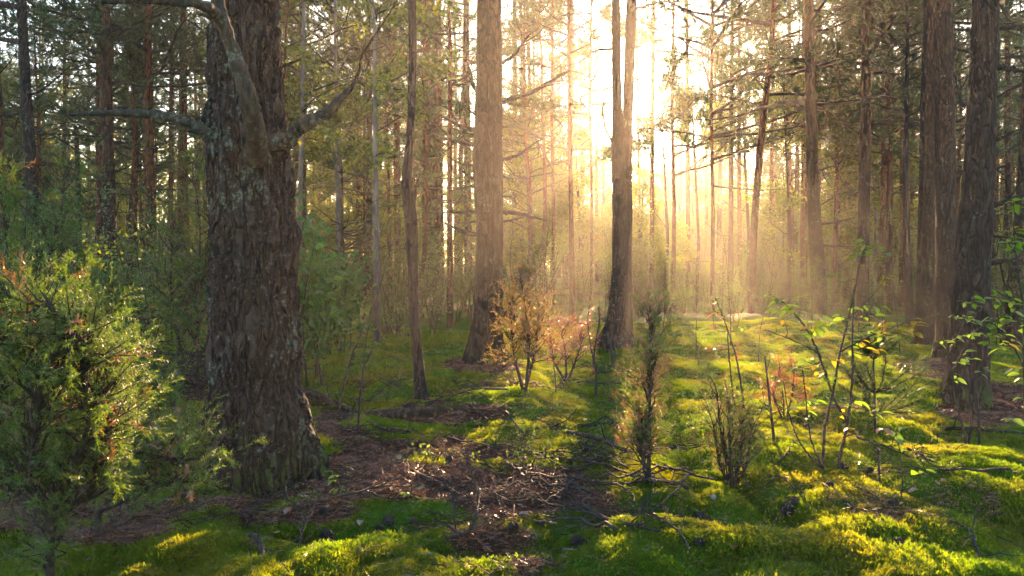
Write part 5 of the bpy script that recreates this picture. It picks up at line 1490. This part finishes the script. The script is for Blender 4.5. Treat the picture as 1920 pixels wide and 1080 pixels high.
for i_, (lab, bp, cl) in enumerate((('low seedling with glossy dark green leaves below the massive pine, on the litter', (640, 940), [(625, 885, 4, 0, G), (650, 875, 3, 0, G), (640, 900, 4, 0, G), (630, 915, 3, 0, G), (655, 920, 3, 0, G), (618, 900, 3, 0, G)]),
                                    ('tiny leafy seedling in the needle litter left of the pale forked stick', (770, 935), [(760, 925, 3, 0, G), (785, 912, 3, 0, G), (775, 930, 3, 0, G)]),
                                    ('small seedling with five leaves by the big pine\'s foot', (570, 925), [(558, 908, 2, 0, G), (578, 910, 3, 0, G)]))):
    leafy_sapling('seedling', lab, bp, [[(bp[0], bp[1] + 3, 4), (bp[0] + 2, bp[1] - 20, 3), (bp[0] - 2, bp[1] - 40, 2)]], cl, seed=20 + i_, sc=.62)

# thin bare stems standing in the near moss
for i_, (lab, ln) in enumerate((('straight bare dead stem on the moss between the two small junipers and the sapling', [(1452, 830, 6), (1445, 770, 5), (1440, 720, 4), (1434, 668, 3)]),
                                ('grey bare twiggy stem right of the massive pine', [(632, 790, 6), (645, 720, 5), (662, 660, 4), (690, 600, 3), (707, 540, 2)]),
                                ('bare dark stem in front of the long rotting log', [(672, 800, 5), (676, 740, 4), (684, 690, 3), (700, 650, 2)]),
                                ('short dead stem right of the small seedling-like sapling on bright moss', [(1650, 905, 5), (1648, 880, 4), (1646, 840, 3)]),
                                ('lichen-grey thin stem at the foot of the green-leaved sapling', [(1836, 840, 5), (1835, 790, 5), (1830, 720, 4)]),
                                ('bare twig standing in the litter below the massive pine', [(855, 1000, 4), (850, 950, 3), (846, 900, 2)]))):
    b = on_ground(ln[0][0], ln[0][1]); mb = MB(); rg = np.random.default_rng(60 + i_)
    C = curve(np.array([at(a[0], a[1], b[1]) - b for a in ln]), 16); C[0, 2] -= .03; rr = np.interp(np.linspace(0, 1, 16), np.linspace(0, 1, len(ln)), [a[2] / 2 / F * b[1] for a in ln]); put(mb, C, rr, 6)
    for k in range(9):
        q = rg.integers(3, 15); tw = wobble(C[q], [rg.normal(), rg.normal(), .8], rg.uniform(.04, .22), 5, rg, .2); put(mb, tw, np.linspace(rr[q] * .5, .0008, 5), 4)
    thing('dead_sapling', lab, 'dead sapling', b, None, mb.mesh('dead_sapling', [M['twig_grey'] if 'grey' in lab else M['twig']]))

# broken pale wood leaning by the twin-stemmed pine
b = on_ground(1145, 690); mb = MB(); rg = np.random.default_rng(3)
for ln in ([(1152, 690, 12), (1146, 655, 14), (1139, 622, 10)], ):
    put(mb, curve(np.array([at(a[0], a[1], b[1]) - b for a in ln]), 8), np.linspace(.022, .014, 8) * (1 + .15 * rg.normal(0, 1, 8)), 8)
thing('broken_branch', 'pale broken piece of wood leaning at the foot of the twin-stemmed pine', 'branch', b, None, mb.mesh('broken_branch', [M['bark_birch']]))

# fallen leaves, one by one
rng = np.random.default_rng(66)
FL = [leaf_mesh(.05, .032, M['dry_leaf'], rng, .5), leaf_mesh(.06, .03, M['dry_leaf'], rng, -.4), leaf_mesh(.045, .03, M['leaf_orange'], rng, .4)]
for k in range(36):
    if k < 24: px, py, w = rng.uniform(420, 1080), rng.uniform(820, 1060), 'dry curled leaf on brown litter'
    else: px, py, w = rng.uniform(1250, 1900), rng.uniform(850, 1070), 'dry curled leaf on sunlit moss'
    P = on_ground(px, py); P[2] += .022
    t = thing('fallen_leaf', w + ', nearest ' + near(px, py), 'leaf', P, 'dry leaves ' + ('on the litter nearest ' if k < 24 else 'on the moss nearest ') + near(px, py), FL[rng.integers(0, 3)], rng.uniform(0, 6.28), rng.uniform(.6, 1.15)); t.rotation_euler[0] = rng.uniform(-.2, .4)
# pine cones
mb = MB()
rg = np.random.default_rng(70)
for k in range(60):
    f = k / 60; a = k * 2.4; r = .016 * math.sin(math.pi * (.15 + .8 * f)); p = np.array([math.cos(a) * r, math.sin(a) * r, .045 * f]); o_ = np.array([math.cos(a), math.sin(a), .4]) * .011; s = np.array([-math.sin(a), math.cos(a), 0]) * .006
    mb.add([p - s * .6, p + s * .6, p + o_ + s, p + o_ - s, p + o_ * .7 + [0, 0, .006]], [(2, 3, 4), (0, 1, 4), (1, 2, 4), (3, 0, 4)], [(0, 3, 2, 1)])
put(mb, np.array([[0, 0, 0], [0, 0, .02], [0, 0, .045]]), [.008, .011, .004], 8)
cone_me = mb.mesh('pine_cone', [M['twig_grey']], False)
for k in range(22):
    px, py = (rng.uniform(420, 1150), rng.uniform(850, 1060)) if k < 13 else (rng.uniform(1300, 1850), rng.uniform(880, 1060))
    P = on_ground(px, py); P[2] += .018
    t = thing('pine_cone', 'brown pine cone on ' + ('needle litter' if k < 13 else 'sunlit moss') + ', nearest ' + near(px, py), 'pine cone', P, 'pine cones nearest ' + near(px, py) + (' on litter' if k < 13 else ' on moss'), cone_me, 0, rng.uniform(.8, 1.2)); t.rotation_euler = (rng.uniform(1.2, 1.9), 0, rng.uniform(0, 6.28))
